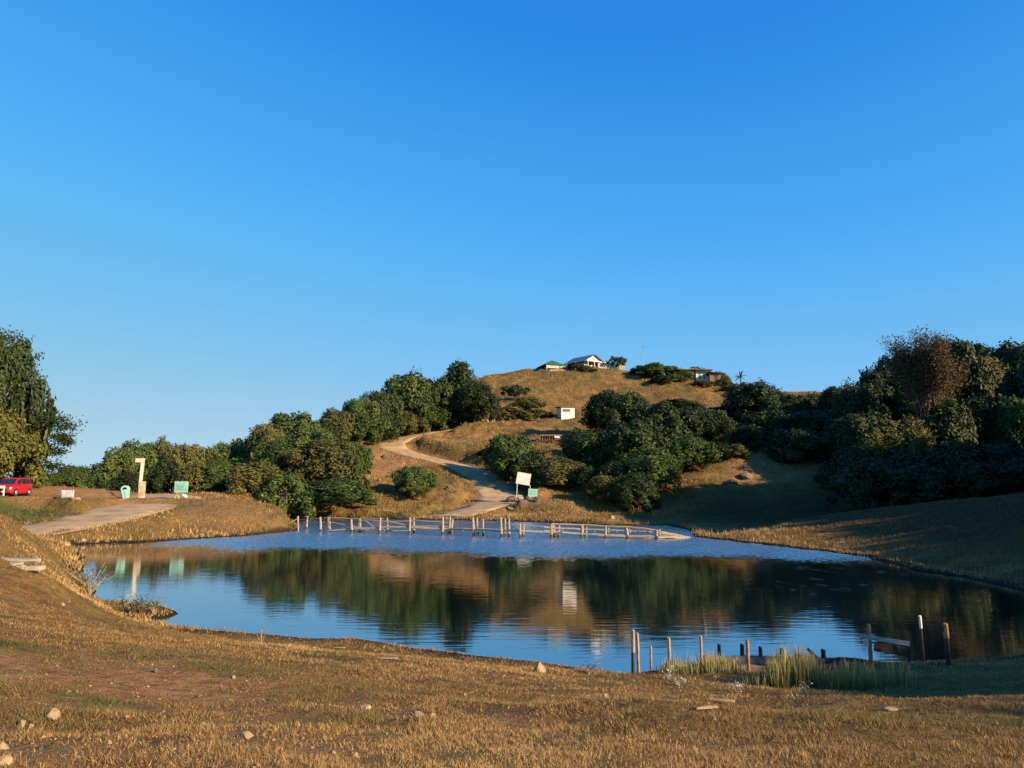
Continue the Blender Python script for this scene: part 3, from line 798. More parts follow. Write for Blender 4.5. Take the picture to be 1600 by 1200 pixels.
for a in [
 (-14,71,124,524,'fine',D_,'tall dense green tree towering over the red car at the left edge'),
 (40,70,46,606,'flat',D_,'lower leafy offshoot tree on the right flank of the tall left edge tree'),
 (4,67,84,648,'bush',Y_,'golden brown leafy bush right behind the red car'),
 (62,77,50,734,'bush',M_,'low dark bush just right of the parked red car'),
 (112,80,54,727,'bush',M_,'lone round bush behind the white sign, sky on both sides'),
 (160,93,62,722,'bush',D_,'sloping outermost bush at the left end of the shore wood'),
 (178,88,60,706,'bush',M_,'bush behind and left of the numeral shaped pillar'),
 (207,92,62,692,'round',M_,'pointed tree peaking just above the numeral shaped pillar'),
 (245,94,50,692,'tall',O_,'slim olive tree with pale tips just right of the pillar top'),
 (200,82,66,738,'bush',D_,'dark low bush in front of which the pillar stands'),
 (252,84,56,722,'bush',D_,'dark bush between the pillar and the square mint board'),
 (290,93,66,696,'round',O_,'olive tree rising behind the square mint board'),
 (300,83,60,722,'bush',O_,'olive bush right behind the square mint board'),
 (335,96,62,696,'round',M_,'flat topped tree right of the mint board skyline'),
 (342,84,62,718,'bush',M_,'mid green bush at the waist of the shore wood'),
 (375,100,66,686,'round',M_,'green tree where the wood skyline starts to climb'),
 (418,108,66,664,'round',O_,'brownish tree at the foot of the skyline climb'),
 (455,112,80,647,'round',M_,'broad domed tree on the skyline left of the hill'),
 (372,87,64,716,'tall',M_,'upright bush with shadowed foot mid shore wood'),
 (402,88,78,720,'bush',O_,'yellow tinged bush lit from the right in the shore wood'),
 (440,98,80,690,'round',M_,'bright green tree in the middle layer of the shore wood'),
 (482,100,74,672,'round',M_,'leafy green tree below the domed skyline tree'),
 (500,117,60,660,'round',D_,'dark skyline tree left of the field corner'),
 (524,121,66,642,'round',O_,'round olive skyline tree above the ploughed field'),
 (508,95,92,688,'round',O_,'tall olive brown tree at the right front of the shore wood'),
 (548,96,56,692,'round',M_,'green tree forming the right end of the shore wood'),
 (447,86,80,742,'bush',M_,'low bush in the front row behind the straw dam'),
 (382,83,70,742,'bush',D_,'low dark bush at the left of the front row behind the dam'),
 (528,87,104,748,'bush',M_,'wide rounded front bush nearest the tiny slope tree'),
 (482,88,66,752,'bush',D_,'small dark bush tucked between two front bushes'),
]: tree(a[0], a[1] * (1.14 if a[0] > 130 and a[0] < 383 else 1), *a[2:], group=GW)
GR = 'trees on the ridge left of the winding road'
for a in [
 (560,129,62,624,'round',M_,'skyline tree at the lower left end of the ridge row'),
 (592,133,54,613,'round',D_,'dark shaded skyline tree in a dip of the ridge row'),
 (560,123,62,648,'bush',M_,'bush standing at the field edge, lower left of the ridge row'),
 (598,133,58,638,'tall',D_,'slim dark tree in the lower row above the road bend'),
 (628,138,54,644,'round',O_,'yellowish tree directly above the road bend'),
 (637,141,74,585,'round',M_,'big rounded tree top left on the ridge row'),
 (668,142,56,636,'bush',M_,'bush beside the utility pole above the road'),
 (682,145,60,592,'round',D_,'shadowed tree between the two highest ridge trees'),
 (700,146,78,612,'round',M_,'large sunlit round tree in front of the highest ridge tree'),
 (717,147,66,566,'tall',D_,'highest tree on the ridge with a ragged top'),
 (742,142,62,600,'round',D_,'right hand end tree of the ridge row below the bare hill'),
 (752,146,40,622,'bush',M_,'small bush at the right foot of the ridge row'),
]: tree(*a, group=GR)
tree(645,98,52,729,'round',M_,'small lone tree on the bare slope left of the winding road')
tree(648,96,40,758,'open',O_,'thin pale shrub in front of the small lone slope tree',name='shrub',cat='shrub')
tree(805,160,34,603,'flat',D_,'umbrella shaped tree with pale trunk above the rock outcrop',bark=M_palebark)
tree(826,156,46,620,'bush',O_,'olive bush right of the umbrella shaped tree')
tree(800,150,54,634,'shrub',O_,'dry scrub draped over the rock outcrop',name='shrub',cat='shrub')
tree(842,150,40,640,'shrub',O_,'low scrub between the outcrop and the white hut',name='shrub',cat='shrub')
GC = 'trees of the central grove'
for a in [
 (795,109,80,680,'round',M_,'leftmost grove tree, right above the white billboard'),
 (763,119,30,700,'bush',D_,'small dark bush at the left tip of the grove by the road'),
 (833,104,58,706,'bush',D_,'dark bush immediately behind the white billboard'),
 (872,102,78,716,'bush',O_,'olive bush with a pale stump at its foot, centre of the grove front'),
 (915,99,56,728,'bush',D_,'dark low bush at the grove front left of the big hanging crown'),
 (905,110,56,672,'tall',M_,'bright green slender tree next to the shadowed stone pen'),
 (948,128,70,613,'round',D_,'highest grove tree left of centre, seen against the bare hill'),
 (985,126,60,615,'round',D_,'second high grove tree against the bare hill'),
 (935,106,84,672,'round',D_,'large dark grove tree with brownish top'),
 (988,104,90,660,'round',D_,'broad middle grove tree with deep gaps'),
 (1030,110,90,632,'round',D_,'large rounded tree on the right shoulder of the grove'),
 (1020,96,76,700,'round',M_,'bright low hanging crown at the right front of the grove'),
 (970,97,70,722,'round',D_,'shaded tree at the foot of the grove near the water inlet'),
 (1075,113,70,640,'round',D_,'dark tree behind the right shoulder of the grove'),
 (1072,104,70,682,'round',M_,'rounded tree at the right flank of the grove'),
 (1108,116,64,640,'round',D_,'dark grove tree below the hilltop palm'),
 (1110,108,60,690,'bush',D_,'dark bush at the right tip of the grove'),
 (1150,106,34,694,'shrub',O_,'small pale olive shrub at the edge of the sunlit valley patch'),
 (1060,158,70,640,'bush',D_,'bush on the slope under the low houses, behind the grove'),
 (1130,140,70,636,'round',D_,'dark tree between grove and saddle'),
 (995,90,66,738,'bush',D_,'lowest shaded bush of the grove above the water inlet'),
 (945,93,58,742,'bush',O_,'small olive bush at the grove foot behind the straw point'),
]: tree(*a, group=GC)
GS = 'trees along the saddle right of the hill'
for a in [
 (1176,131,84,598,'round',D_,'large dark tree marking the left end of the saddle skyline'),
 (1215,138,60,612,'bush',O_,'pale lit bush on the saddle skyline'),
 (1240,134,50,618,'round',D_,'dark bush in the middle of the saddle skyline'),
 (1270,136,54,616,'bush',M_,'low green bush right of the middle of the saddle skyline'),
 (1304,128,48,606,'round',D_,'round dark tree with a lit right side on the saddle skyline'),
 (1210,118,80,640,'round',D_,'shaded tree below the left saddle'),
 (1275,116,80,640,'round',D_,'shaded tree below the right saddle'),
 (1245,106,80,668,'bush',D_,'shaded bush on the valley side under the saddle'),
 (1310,104,70,668,'bush',D_,'shaded bush at the foot of the right hand wood'),
 (1175,114,60,664,'bush',D_,'shaded bush just right of the grove'),
]: tree(*a[:5], L_shade if a[5] is D_ else a[5], *a[6:], group=GS)
GH = 'trees of the shadowed wood on the right'
for a in [
 (1348,107,84,602,'round',D_,'leftmost tree of the right hand wood, lower shoulder'),
 (1382,112,86,578,'round',D_,'second tree up the left shoulder of the right hand wood'),
 (1415,116,92,556,'round',D_,'tree on the left shoulder just under the dead brown tree top'),
 (1497,112,86,532,'round',D_,'tall green tree directly right of the dead brown tree'),
 (1537,122,52,538,'tall',D_,'narrow tree on the right skyline between two broad ones'),
 (1590,116,90,538,'round',D_,'broad skyline tree at the right edge of the photo'),
 (1535,112,80,560,'round',O_,'olive crowned tree below the narrow skyline tree'),
 (1395,96,84,658,'round',Y_,'yellow green sunlit bush in the middle of the shadowed wood'),
 (1430,94,60,652,'bush',O_,'small olive bush at the right of the yellow green bush'),
 (1480,97,84,628,'round',D_,'dark tree at the foot of the dead brown tree'),
 (1352,98,80,646,'round',D_,'dark tree hanging over the valley left of the yellow green bush'),
 (1600,96,70,622,'round',M_,'sunlit green tree cut by the right edge'),
 (1545,100,90,620,'round',D_,'deep shaded tree near the right edge'),
 (1440,104,90,600,'round',D_,'dark tree behind the dead brown tree'),
 (1340,92,80,700,'bush',D_,'shaded undergrowth bush at the lower left of the wood'),
 (1420,88,96,706,'bush',D_,'shaded undergrowth bush below the yellow green bush'),
 (1500,88,96,690,'bush',D_,'shaded undergrowth bush under the dark wood centre'),
 (1580,86,96,690,'bush',D_,'shaded undergrowth bush near the right edge'),
 (1365,82,96,722,'bush',D_,'lowest shaded bush at the left end of the black thicket'),
 (1445,80,104,726,'bush',D_,'lowest shaded bush below the yellow green one in the black thicket'),
 (1525,78,104,722,'bush',D_,'lowest shaded bush in the right part of the black thicket'),
 (1602,78,100,718,'bush',D_,'lowest shaded bush cut by the right edge in the black thicket'),
 (1640,100,110,560,'round',D_,'tall tree just beyond the right edge of the view'),
]: tree(*a[:5], L_shade if a[5] is D_ else a[5], *a[6:], group=GH)
GT = 'bushes on the hilltop around the houses'
for a in [
 (846,193,14,574,'bush',D_,'tiny dark bush left of the green roofed gazebo'),
 (898,189,28,567,'bush',D_,'dark bush in front of the white gabled house'),
 (916,187,18,571,'shrub',M_,'small green shrub before the lit wall of the gabled house'),
 (928,186,12,576,'shrub',M_,'tiny shrub on the hill edge below the terrace wall'),
 (950,196,12,566,'open',O_,'thin leafless shrub beside the wispy hilltop tree'),
 (966,192,22,557,'open',D_,'wispy dark tree at the end of the hilltop terrace'),
 (1022,182,46,568,'round',M_,'largest bush of the hilltop right of the mast'),
 (1003,186,36,572,'bush',D_,'dark bush under the hilltop mast'),
 (1035,176,34,586,'bush',D_,'dark bush at the right end of the lit hilltop slope'),
 (1052,184,22,572,'bush',D_,'small bush behind the low green house'),
 (1070,178,26,578,'tall',O_,'drooping bamboo like clump before the low green house'),
 (1054,177,26,584,'bush',M_,'green bush left of the bamboo like clump'),
 (1098,175,36,604,'shrub',O_,'low olive hedge under the pale walls of the green house'),
 (1131,178,24,590,'bush',M_,'green bush right of the red roofed shed'),
 (1140,172,36,602,'shrub',O_,'low hedge bush at the foot of the palm tree'),
 (1165,166,40,604,'bush',D_,'dark bush on the skyline right of the palm tree'),
 (1088,192,44,574,'bush',M_,'tree mass rising behind the roof of the long house'),
 (1124,189,36,581,'bush',O_,'bush behind the clay brown shed on the skyline'),
 (1046,190,30,574,'open',M_,'loose green bush on the skyline between mast bush and long house'),
]: tree(*a, group=GT, name='bush', cat='bush')
# the tree belt to the right of the photographer, outside the view: it throws the long shadows over the right bank
def shade(tx, ty, ht, wd, k):
    """place a tree so that its tip's shadow reaches (tx,ty)"""
    tz = hz(tx, ty)
    while True:
      s = 20.0
      for _ in range(4):
        x = tx + SUNV.x / math.cos(SUN_EL) * s; y = ty + SUNV.y / math.cos(SUN_EL) * s
        s = (hz(x, y) + ht - tz) / math.tan(SUN_EL)
      if (x - wd * .6) > .72 * max(y, 0) or ht > 24: break
      ht += 1
    tree(0, 0, 0, 0, 'round', L_shade, 'leafy tree of the belt on the right bank', group='trees of the belt beside the right bank', at=(x, y, hz(x, y)), size=(wd, ht))
for k, (x, y) in enumerate([(8.0,12.6),(9.5,12.2),(6.4,10.7),(7.6,10.4),(8.6,10.6),(10.5,14),(13,78),(13.5,83),(15,88),(18,92),(23,94),(28,95),(33,96),(38,97),(20,84),(28,80),(8.5,15.5),(11,18),(9,21),(12,25),(15,29),(17,33),(19,36),(21,39.5),(24,43.5),(26,49),(24,57),(19,66),(14,74),(15,81),(19,88),
                            (15,16),(18,21),(17,26),(21,29),(24,33),(26,36.5),(27,41),(30,44),(31,49),(31,54),(29,60),(26,66),(22,72),(22,79),(25,84),(29,91),(36,90),(44,92),(36,70),(38,60),(40,52)]):
    shade(x, y, 13 + (k * 7 % 5), 10, k)
for k in range(5, 26):
    shade(15 + 7 * (k % 3) + (4 if k > 18 else 0), 57 + k * 1.6, 15 + k % 4, 11, k)

# dead brown tree: three stems fanning into many fine limbs
M_deadbark = mat('dead_bark', (.50, .33, .20), (.30, .19, .12), scale=4, rough=.95, bump=.3)
def dead_tree():
    g_ = G(1455, 97); H = ZP(514, 97) - g_.z
    t = empty('dead_tree', (g_.x, g_.y, g_.z - .1), 0, 'bare brown tree with withered leaves standing above the shadowed wood', 'tree')
    r = random.Random(5); b = MB(); tips = []
    def limb(p, d, L, rad, lev):
        pts = [p]; q = p.copy(); dd = d.copy()
        for k in range(4):
            dd = (dd + Vector((r.uniform(-.09, .09), r.uniform(-.09, .09), r.uniform(.0, .12)))).normalized()
            q = q + dd * L / 4; pts.append(q.copy())
        b.tube(pts, [rad * (1 - .17 * k) for k in range(5)], 5 if lev < 2 else 3, cap=False)
        if lev >= 2: tips.extend(pts[1:])
        elif lev == 1: tips.extend(pts[1:])
        if lev < 4:
            for k in range(3 if lev < 3 else 2):
                s = pts[r.choice([2, 3, 4, 4])]
                a = r.uniform(0, 6.28); sp = r.uniform(.25, .5)
                nd = (dd + Vector((math.cos(a) * sp, math.sin(a) * sp, r.uniform(-.05, .2)))).normalized()
                limb(s, nd, L * r.uniform(.6, .8), rad * .45, lev + 1)
    for dx, dy in ((-.22, 0), (.02, .05), (.25, -.05), (.1, .2), (-.1, -.2)):
        limb(Vector((dx * .8, dy, 0)), Vector((dx, dy, 1)).normalized(), H * .42, .26, 0)
    top = max(q.z for q in tips); sc = H / top
    o = b.build('trunk', M_deadbark, t); o.scale = (sc * .68, sc * .68, sc)
    rr_ = np.random.default_rng(3)
    T = np.array([tuple(q) for q in tips]) * sc * np.array([.68, .68, 1])
    P = np.repeat(T, 19, 0) + rr_.normal(0, .48, (len(T) * 19, 3))
    V_, F_, C_ = leafset(P, rr_.normal(size=P.shape), .13, rr_.uniform(.1, .9, len(P)), rr_)
    link_mesh('crown', V_, F_, L_brown, t, colors=C_)
dead_tree()
# spindly small tree leaning beside the tall left tree, its bare stem against the sky
def spindly():
    g_ = G(50, 68); t = empty('spindly_tree', tuple(g_), 0, 'spindly leaning tree with bare stem and sparse leaf sprays beside the tall left tree', 'tree')
    b = MB(); u = 68 / F
    def q(px, py): return ((px - 50) * u * 1.03, .2, ZP(py, 68) - g_.z)
    b.tube([(0, 0, -.1), q(53, 728), q(57, 705), q(62, 680), q(64, 660)], [.16, .14, .12, .10, .07], 7)
    sprays = []
    for tip, a in (((78, 705), (58, 700)), ((74, 728), (52, 730)), ((92, 690), (62, 680)), ((88, 665), (63, 668)), ((70, 655), (64, 662)), ((84, 682), (60, 690))):
        b.tube([q(*a), q((a[0] + tip[0]) / 2, (a[1] + tip[1]) / 2 - 2), q(*tip)], [.06, .04, .02], 5); sprays.append(q(*tip))
    b.build('trunk', M_palebark, t)
    r = np.random.default_rng(8); P = []
    for s, wdt in zip(sprays, (.9, 1.0, .8, 1.3, 1.4, .8)):
        P.append(np.array(s) + r.normal(size=(500, 3)) * np.array([wdt * .55, .5, .24 * wdt]))
    P = np.concatenate(P)
    V_, F_, C_ = leafset(P, r.normal(size=P.shape) + np.array([0, 0, .8]), .12, r.uniform(.2, .8, len(P)), r)
    link_mesh('crown', V_, F_, L_dark, t, colors=C_)
spindly()
# palm on the skyline
def palm():
    g_ = G(1158, 172); H = ZP(590, 172) - g_.z; t = empty('palm_tree', tuple(g_), 0, 'small palm with spiky fronds on the hill skyline', 'palm')
    MB().tube([(0, 0, -.1), (.05, 0, H * .5), (0, 0, H)], [.22, .18, .16], 7).build('trunk', M_bark, t)
    Vs, Fs = [], []; r = random.Random(2)
    for k in range(15):
        a = k * 2.4; el = r.uniform(-.1, 1.3); L = r.uniform(1.7, 2.5); wd_ = .16
        pts = []
        for j in range(6):
            s = j / 5; rr2 = L * s * math.cos(el); z = H + L * s * math.sin(el) - 1.0 * s * s * math.cos(el)
            pts.append((rr2 * math.cos(a), rr2 * math.sin(a), z))
        for j in range(5):
            n0 = len(Vs); w0 = wd_ * (1 - abs(j / 5 - .4)); w1 = wd_ * (1 - abs((j + 1) / 5 - .4)) * (j < 4)
            sx_, sy_ = -math.sin(a), math.cos(a)
            p, q_ = pts[j], pts[j + 1]
            Vs += [(p[0] - sx_ * w0, p[1] - sy_ * w0, p[2]), (p[0], p[1], p[2] + w0 * .5), (p[0] + sx_ * w0, p[1] + sy_ * w0, p[2]),
                   (q_[0] - sx_ * w1, q_[1] - sy_ * w1, q_[2]), (q_[0], q_[1], q_[2] + w1 * .5), (q_[0] + sx_ * w1, q_[1] + sy_ * w1, q_[2])]
            Fs += [(n0, n0 + 1, n0 + 4, n0 + 3), (n0 + 1, n0 + 2, n0 + 5, n0 + 4)]
    c = np.full((len(Vs), 3), .5)
    link_mesh('fronds', Vs, Fs, L_mid, t, colors=c)
palm()
# ------------------------------------------------------------------ object materials
M_log = mat('weathered_log', (.46, .37, .26), (.21, .16, .11), scale=5, rough=.9, bump=.5, stretch=(3, 3, 3))
M_wetlog = mat('dark_wet_wood', (.10, .07, .045), (.04, .03, .02), scale=6, rough=.7, bump=.5)
M_post = mat('reddish_post', (.40, .20, .10), (.22, .11, .06), scale=7, rough=.9, bump=.5)
M_tanpost = mat('tan_post', (.46, .30, .17), (.24, .15, .085), scale=7, rough=.9, bump=.5)
M_darkpost = mat('dark_post', (.07, .05, .04), (.03, .022, .018), scale=7, rough=.9, bump=.5)
M_plank = mat('grey_plank', (.42, .40, .37), (.25, .22, .19), scale=9, rough=.9, bump=.4, stretch=(.4, 3, 3))
M_conc = mat('weathered_concrete', (.46, .38, .26), (.28, .22, .15), scale=3, rough=.92, bump=.4)
M_rock = mat('pale_rock', (.40, .28, .16), (.24, .16, .09), scale=6, rough=.95, bump=.6)
M_drock = mat('dark_rock', (.20, .15, .11), (.09, .07, .055), scale=2, rough=.95, bump=.7, dist=.06)
M_wall = mat('wall_stone', (.36, .23, .14), (.16, .085, .055), scale=2.5, rough=.95, bump=.6, dist=.05)
M_white = mat('white_paint', (.74, .71, .64), (.60, .56, .49), scale=2.5, rough=.6, bump=.1)
M_cream = mat('cream_wall', (.55, .49, .40), (.40, .35, .27), scale=2, rough=.9, bump=.1)
M_teal = mat('mint_paint', (.32, .58, .47), (.24, .46, .37), scale=6, rough=.55, bump=.1)
M_tealdark = mat('dark_mint', (.14, .34, .30), (.10, .26, .22), scale=6, rough=.6, bump=0)
M_black = mat('black_void', (.012, .012, .012), (.006, .006, .006), scale=3, rough=.8, bump=0)
M_blue = mat('blue_ink', (.06, .12, .42), (.05, .10, .35), scale=8, rough=.6, bump=0)
M_greenroof = mat('green_roof', (.02, .13, .085), (.015, .09, .06), scale=2, rough=.5, bump=.2)
M_greyroof = mat('blue_grey_roof', (.10, .13, .17), (.07, .09, .12), scale=2, rough=.4, bump=.1)
M_redroof = mat('rusty_roof', (.34, .10, .05), (.18, .06, .035), scale=3, rough=.8, bump=.3)
M_sage = mat('faded_green_roof', (.28, .33, .25), (.18, .22, .17), scale=2, rough=.8, bump=.2)
M_door = mat('green_door', (.10, .38, .20), (.07, .28, .15), scale=3, rough=.7, bump=0)
M_brown = mat('brown_wood', (.17, .09, .05), (.08, .045, .03), scale=4, rough=.9, bump=.4)
M_glass = mat('dark_glass', (.02, .022, .03), (.015, .016, .022), scale=2, rough=.08, bump=0, spec=.8)
M_carred = mat('red_car_paint', (.42, .012, .022), (.38, .010, .018), scale=1, rough=.28, bump=0, spec=.6)
M_rubber = mat('rubber', (.025, .025, .025), (.015, .015, .015), scale=8, rough=.9, bump=.1)
M_alloy = mat('wheel_rim', (.55, .52, .48), (.45, .43, .40), scale=3, rough=.4, bump=0, metal=.6)
M_lamp = mat('lamp_glass', (.75, .72, .68), (.6, .58, .55), scale=9, rough=.15, bump=0, spec=.8)
M_wire = mat('grey_metal', (.25, .24, .23), (.18, .17, .16), scale=5, rough=.5, bump=0, metal=.5)

# ------------------------------------------------------------------ log footbridge across the pond
def bridge():
    st = [(470,828,806,2),(508,831,808,3),(556,832,810,3),(598,833,809,2),(643,834,808,2),(699,835,808,3),(747,837,808,3),(790,839,809,3),(815,840,819,2),
          (867,840,818,3),(912,840,821,2),(948,840.5,822,2),(983,841,824,2),(1030,842,828,2),(1090,841,837,0)]
    p0 = Vector(WZ(700, 835, 0))
    t = empty('log_footbridge', tuple(p0), 0, 'rickety log footbridge with post and rail sides crossing the far end of the pond', 'footbridge')
    r = random.Random(4); front = []; back = []
    for px, by, ty, n in st:
        b = Vector(WZ(px, by, 0)); u = b.y / F; h = (by - ty) * u
        front.append((b, h))
        for k in range(n):
            off = Vector(((k - (n - 1) / 2) * .32 + r.uniform(-.08, .08), [0, .95, .1][k % 3], 0)); lean = r.uniform(-.10, .10)
            base = b - p0 + off; zb_ = -1.0
            hh = h * (1 - .1 * r.random()) * [1, .97, .9][k % 3]
            rad = r.uniform(.075, .11)
            MB().tube([base + Vector((-lean * .8, 0, zb_)), base + Vector((0, 0, .02)), base + Vector((lean * .5 + r.uniform(-.02, .02), r.uniform(-.03, .03), hh * .55)), base + Vector((lean, 0, hh))],
                      [rad * 1.05, rad, rad * .92, rad * .8], 7).build('post', M_log, t)
            if n >= 2: MB().tube([base + Vector((-.02 - lean * .4, -.02, -.4)), base + Vector((0, -.01, .22))], [rad * 1.12, rad * 1.10], 7).build('waterline_sleeve', M_wetlog, t)
    def at(px, py, off=0):
        """point on the bridge line seen in this pixel column"""
        for a, b_ in zip(st[:-1], st[1:]):
            if a[0] <= px <= b_[0]: f_ = (px - a[0]) / (b_[0] - a[0]); by = a[1] * (1 - f_) + b_[1] * f_; break
        D = WZ(px, by, 0)[1] + off
        return Vector(W(px, py, D)) - p0
    def rail(name, pts, rad, off=0, jig=.02):
        ps = [at(a, b_, off) for a, b_ in pts]
        out = []
        for i in range(len(ps) - 1):
            for k in range(4):
                q = ps[i].lerp(ps[i + 1], k / 4); out.append(q + Vector((0, 0, r.uniform(-jig, jig))))
        out.append(ps[-1])
        MB().tube(out, rad, 6).build(name, M_log, t)
    # top rails
    rail('handrail', [(470,812),(512,809),(556,810),(600,810)], .035)
    rail('handrail', [(562,814),(576,812),(600,815),(645,814)], .03, .9)
    rail('handrail', [(640,812),(700,817)], .03, .9)
    rail('handrail', [(862,818),(912,820),(950,822),(985,823),(1010,826),(1035,831),(1060,836),(1079,840)], .045)
    rail('handrail', [(915,821),(983,824),(1025,829),(1070,839)], .04, .9)
    # middle rails
    rail('midrail', [(474,817),(506,816)], .03)
    rail('midrail', [(850,824),(912,827),(985,829),(1030,833),(1076,840)], .055)
    rail('midrail', [(757,817),(800,819),(866,824)], .03, .9)
    rail('brace', [(512,815),(560,824)], .03); rail('brace', [(570,813),(584,823)], .03, .5); rail('brace', [(604,814),(643,822),(700,823)], .04)
    rail('brace', [(552,822),(563,832)], .04, .2)
    # deck logs near the water
    rail('deck_log', [(512,829),(556,826),(600,825)], .07); rail('deck_log', [(514,828),(556,829.5),(600,829)], .06, .5)
    rail('deck_log', [(563,827),(600,824),(643,823)], .08); rail('deck_log', [(643,824),(699,827),(747,827)], .095); rail('deck_log', [(745,826.5),(792,829)], .095)
    rail('deck_log', [(790,828),(815,830),(868,832)], .07); rail('deck_log', [(850,830),(905,834),(950,836)], .07); rail('deck_log', [(935,836),(985,838),(1030,839)], .11)
    rail('deck_log', [(1005,842),(1028,840),(1045,839),(1070,841)], .09); rail('deck_log', [(1030,838),(1078,841)], .09, .5)
    rail('deck_log', [(600,829),(640,829.5)], .05, .6)
    for px in (706, 722, 772, 880, 930, 965, 1000, 1015):
        q = at(px, 830); MB().tube([q + Vector((-.05, -.2, 0)), q + Vector((.05, 1.2, .04))], .05, 6).build('cross_log', M_log, t)
bridge()
# ramp rail on the left point
def ramp():
    p = G(452, 64); t = empty('leaning_rail', tuple(p), 0, 'leaning pole rail on the straw point at the left end of the footbridge', 'railing')
    a = Vector(W(443, 822, 64)) - p; b = Vector(W(466, 810, 64)) - p
    MB().tube([a, b], .045, 6).build('rail', M_log, t)
    MB().tube([Vector(W(466, 830, 64)) - p, Vector(W(465, 807, 64)) - p], .07, 6).build('post', M_log, t)
ramp()
# little gate frame on the far shore
def gate():
    D = 82; p = Vector(W(770, 820, D)); t = empty('gate_frame', tuple(p), 0, 'small wooden rail frame behind the middle of the footbridge by the far shore', 'railing')
    q = lambda px, py, o=0: Vector(W(px, py, D + o)) - p
    for px, ty in ((752, 803), (744, 806), (786, 803), (792, 803), (802, 804)): MB().tube([q(px, 822), q(px, ty)], .08, 6).build('post', M_log, t)
    for a, b in (((752, 806), (786, 805)), ((755, 813), (786, 814)), ((752, 818), (800, 820)), ((787, 812), (804, 811))): MB().tube([q(*a), q(*b)], .055, 6).build('rail', M_log, t)
    for px in (760, 772, 780): MB().tube([q(px, 811, .1), q(px, 818, .1)], .04, 5).build('picket', M_log, t)
gate()

# ------------------------------------------------------------------ stakes in the near shallows
stakes = [
 (989, 985, 15.5, .045, M_darkpost, 'split dark stake with pale top, leftmost in the near shallows', 1),
 (998, 990, 15.8, .042, M_tanpost, 'slim stake with sunlit upper half, second from the left in the shallows', 1),
 (1017, 1009, 16.2, .032, M_tanpost, 'short thin pale stake at the left edge of the reeds', 0),
 (1047, 996, 16.6, .048, M_tanpost, 'pale stake rising behind the left reed clump', 0),
 (1097, 993, 15.0, .036, M_tanpost, 'tall slim stake standing in front of the left reed clump', 0),
 (1124, 1007, 17.0, .05, M_darkpost, 'dark stub, leftmost of the row behind the mud ledge', 0),
 (1160, 1007, 17.0, .06, M_darkpost, 'thick dark stub just left of the red brown stake', 0),
 (1169.5, 999, 15.2, .045, M_post, 'red brown stake between the two reed clumps', 0),
 (1189, 1011, 17.0, .055, M_darkpost, 'dark stub just right of the red brown stake', 0),
 (1222, 1013, 17.0, .055, M_darkpost, 'dark stub with chipped top behind the middle reeds', 0),
 (1247, 1022, 17.0, .05, M_darkpost, 'lowest dark stub barely above the ledge', 0),
 (1287, 1015, 17.0, .065, M_darkpost, 'squat dark stub at the right end of the ledge row', 0),
 (1362, 975, 15.6, .05, M_post, 'orange red stake crossed by the grey plank', 0),
 (1443, 963, 16.6, .042, M_darkpost, 'tall dark post with painted sunlit top standing in dark water', 2),
 (1483, 975, 16.2, .065, M_darkpost, 'thick rough post with reddish top, rightmost in the dark water', 3)]
for i, (px, ty, D, rad, m, lab, cap) in enumerate(stakes):
    rad *= .82; g_ = G(px, D); top = Vector(W(px, ty, D)); h = top.z - g_.z
    r = random.Random(i)
    nm = 'stub' if h < .35 and m is M_darkpost else 'stake'
    t = empty(nm, tuple(g_), 0, lab, nm)
    n = 6; k = 5
    le = Vector((r.uniform(-.03, .03), r.uniform(-.03, .03), 0)) * h
    pts = [Vector((0, 0, -.5)), Vector((0, 0, 0)) + le * .1, Vector((0, 0, h * .35)) + le * .4, Vector((0, 0, h * .7)) + le * .7, Vector((0, 0, h * .985)) + le, Vector((.006, 0, h)) + le]
    MB().tube(pts, [rad, rad, rad * .97, rad * .93, rad * .95, rad * .6], n).build('shaft', m, t)
    if cap:
        cm = M_tanpost if cap == 1 else (M_white if cap == 2 else M_post); hh = {1: .5, 2: .26, 3: .34}[cap]  # lighter sleeve paints sunlight onto the upper part of the stake
        MB().tube([Vector((.004, -.004, h * (1 - hh))) + le * (1 - hh), Vector((.004, -.004, h * 1.0)) + le, Vector((.008, 0, h * 1.02)) + le], [rad * 1.05, rad * 1.0, rad * .5], n).build('sunlit_top', cm, t)
# broken plank piece on the orange stake
p = Vector(W(1380, 1000, 15.45)); t = empty('broken_plank_rail', tuple(p), 0, 'grey plank rail tilting down over a brown board in the dark shallows', 'plank')
q = lambda px, py, D=15.45: Vector(W(px, py, D)) - p
def board(name, a, b, hgt, th, m, par):
    d = (b - a); L = d.length; an = math.atan2(d.z, d.x); c = (a + b) / 2
    return MB().box(tuple(c), (L, th, hgt), (0, -an, 0), bevel=.004, jit=.004).build(name, m, par)
board('rail', q(1344, 994), q(1421, 1006), .085, .03, M_plank, t)
board('lower_board', q(1366, 1010, 15.75), q(1421, 1020, 15.75), .17, .03, M_brown, t)
board('short_board', q(1352.5, 999, 15.6), q(1354, 1010, 15.6), .11, .03, M_white, t)
MB().tube([q(1420, 1002, 15.6), q(1421, 1035, 15.6)], .03, 6).build('post', M_darkpost, t)
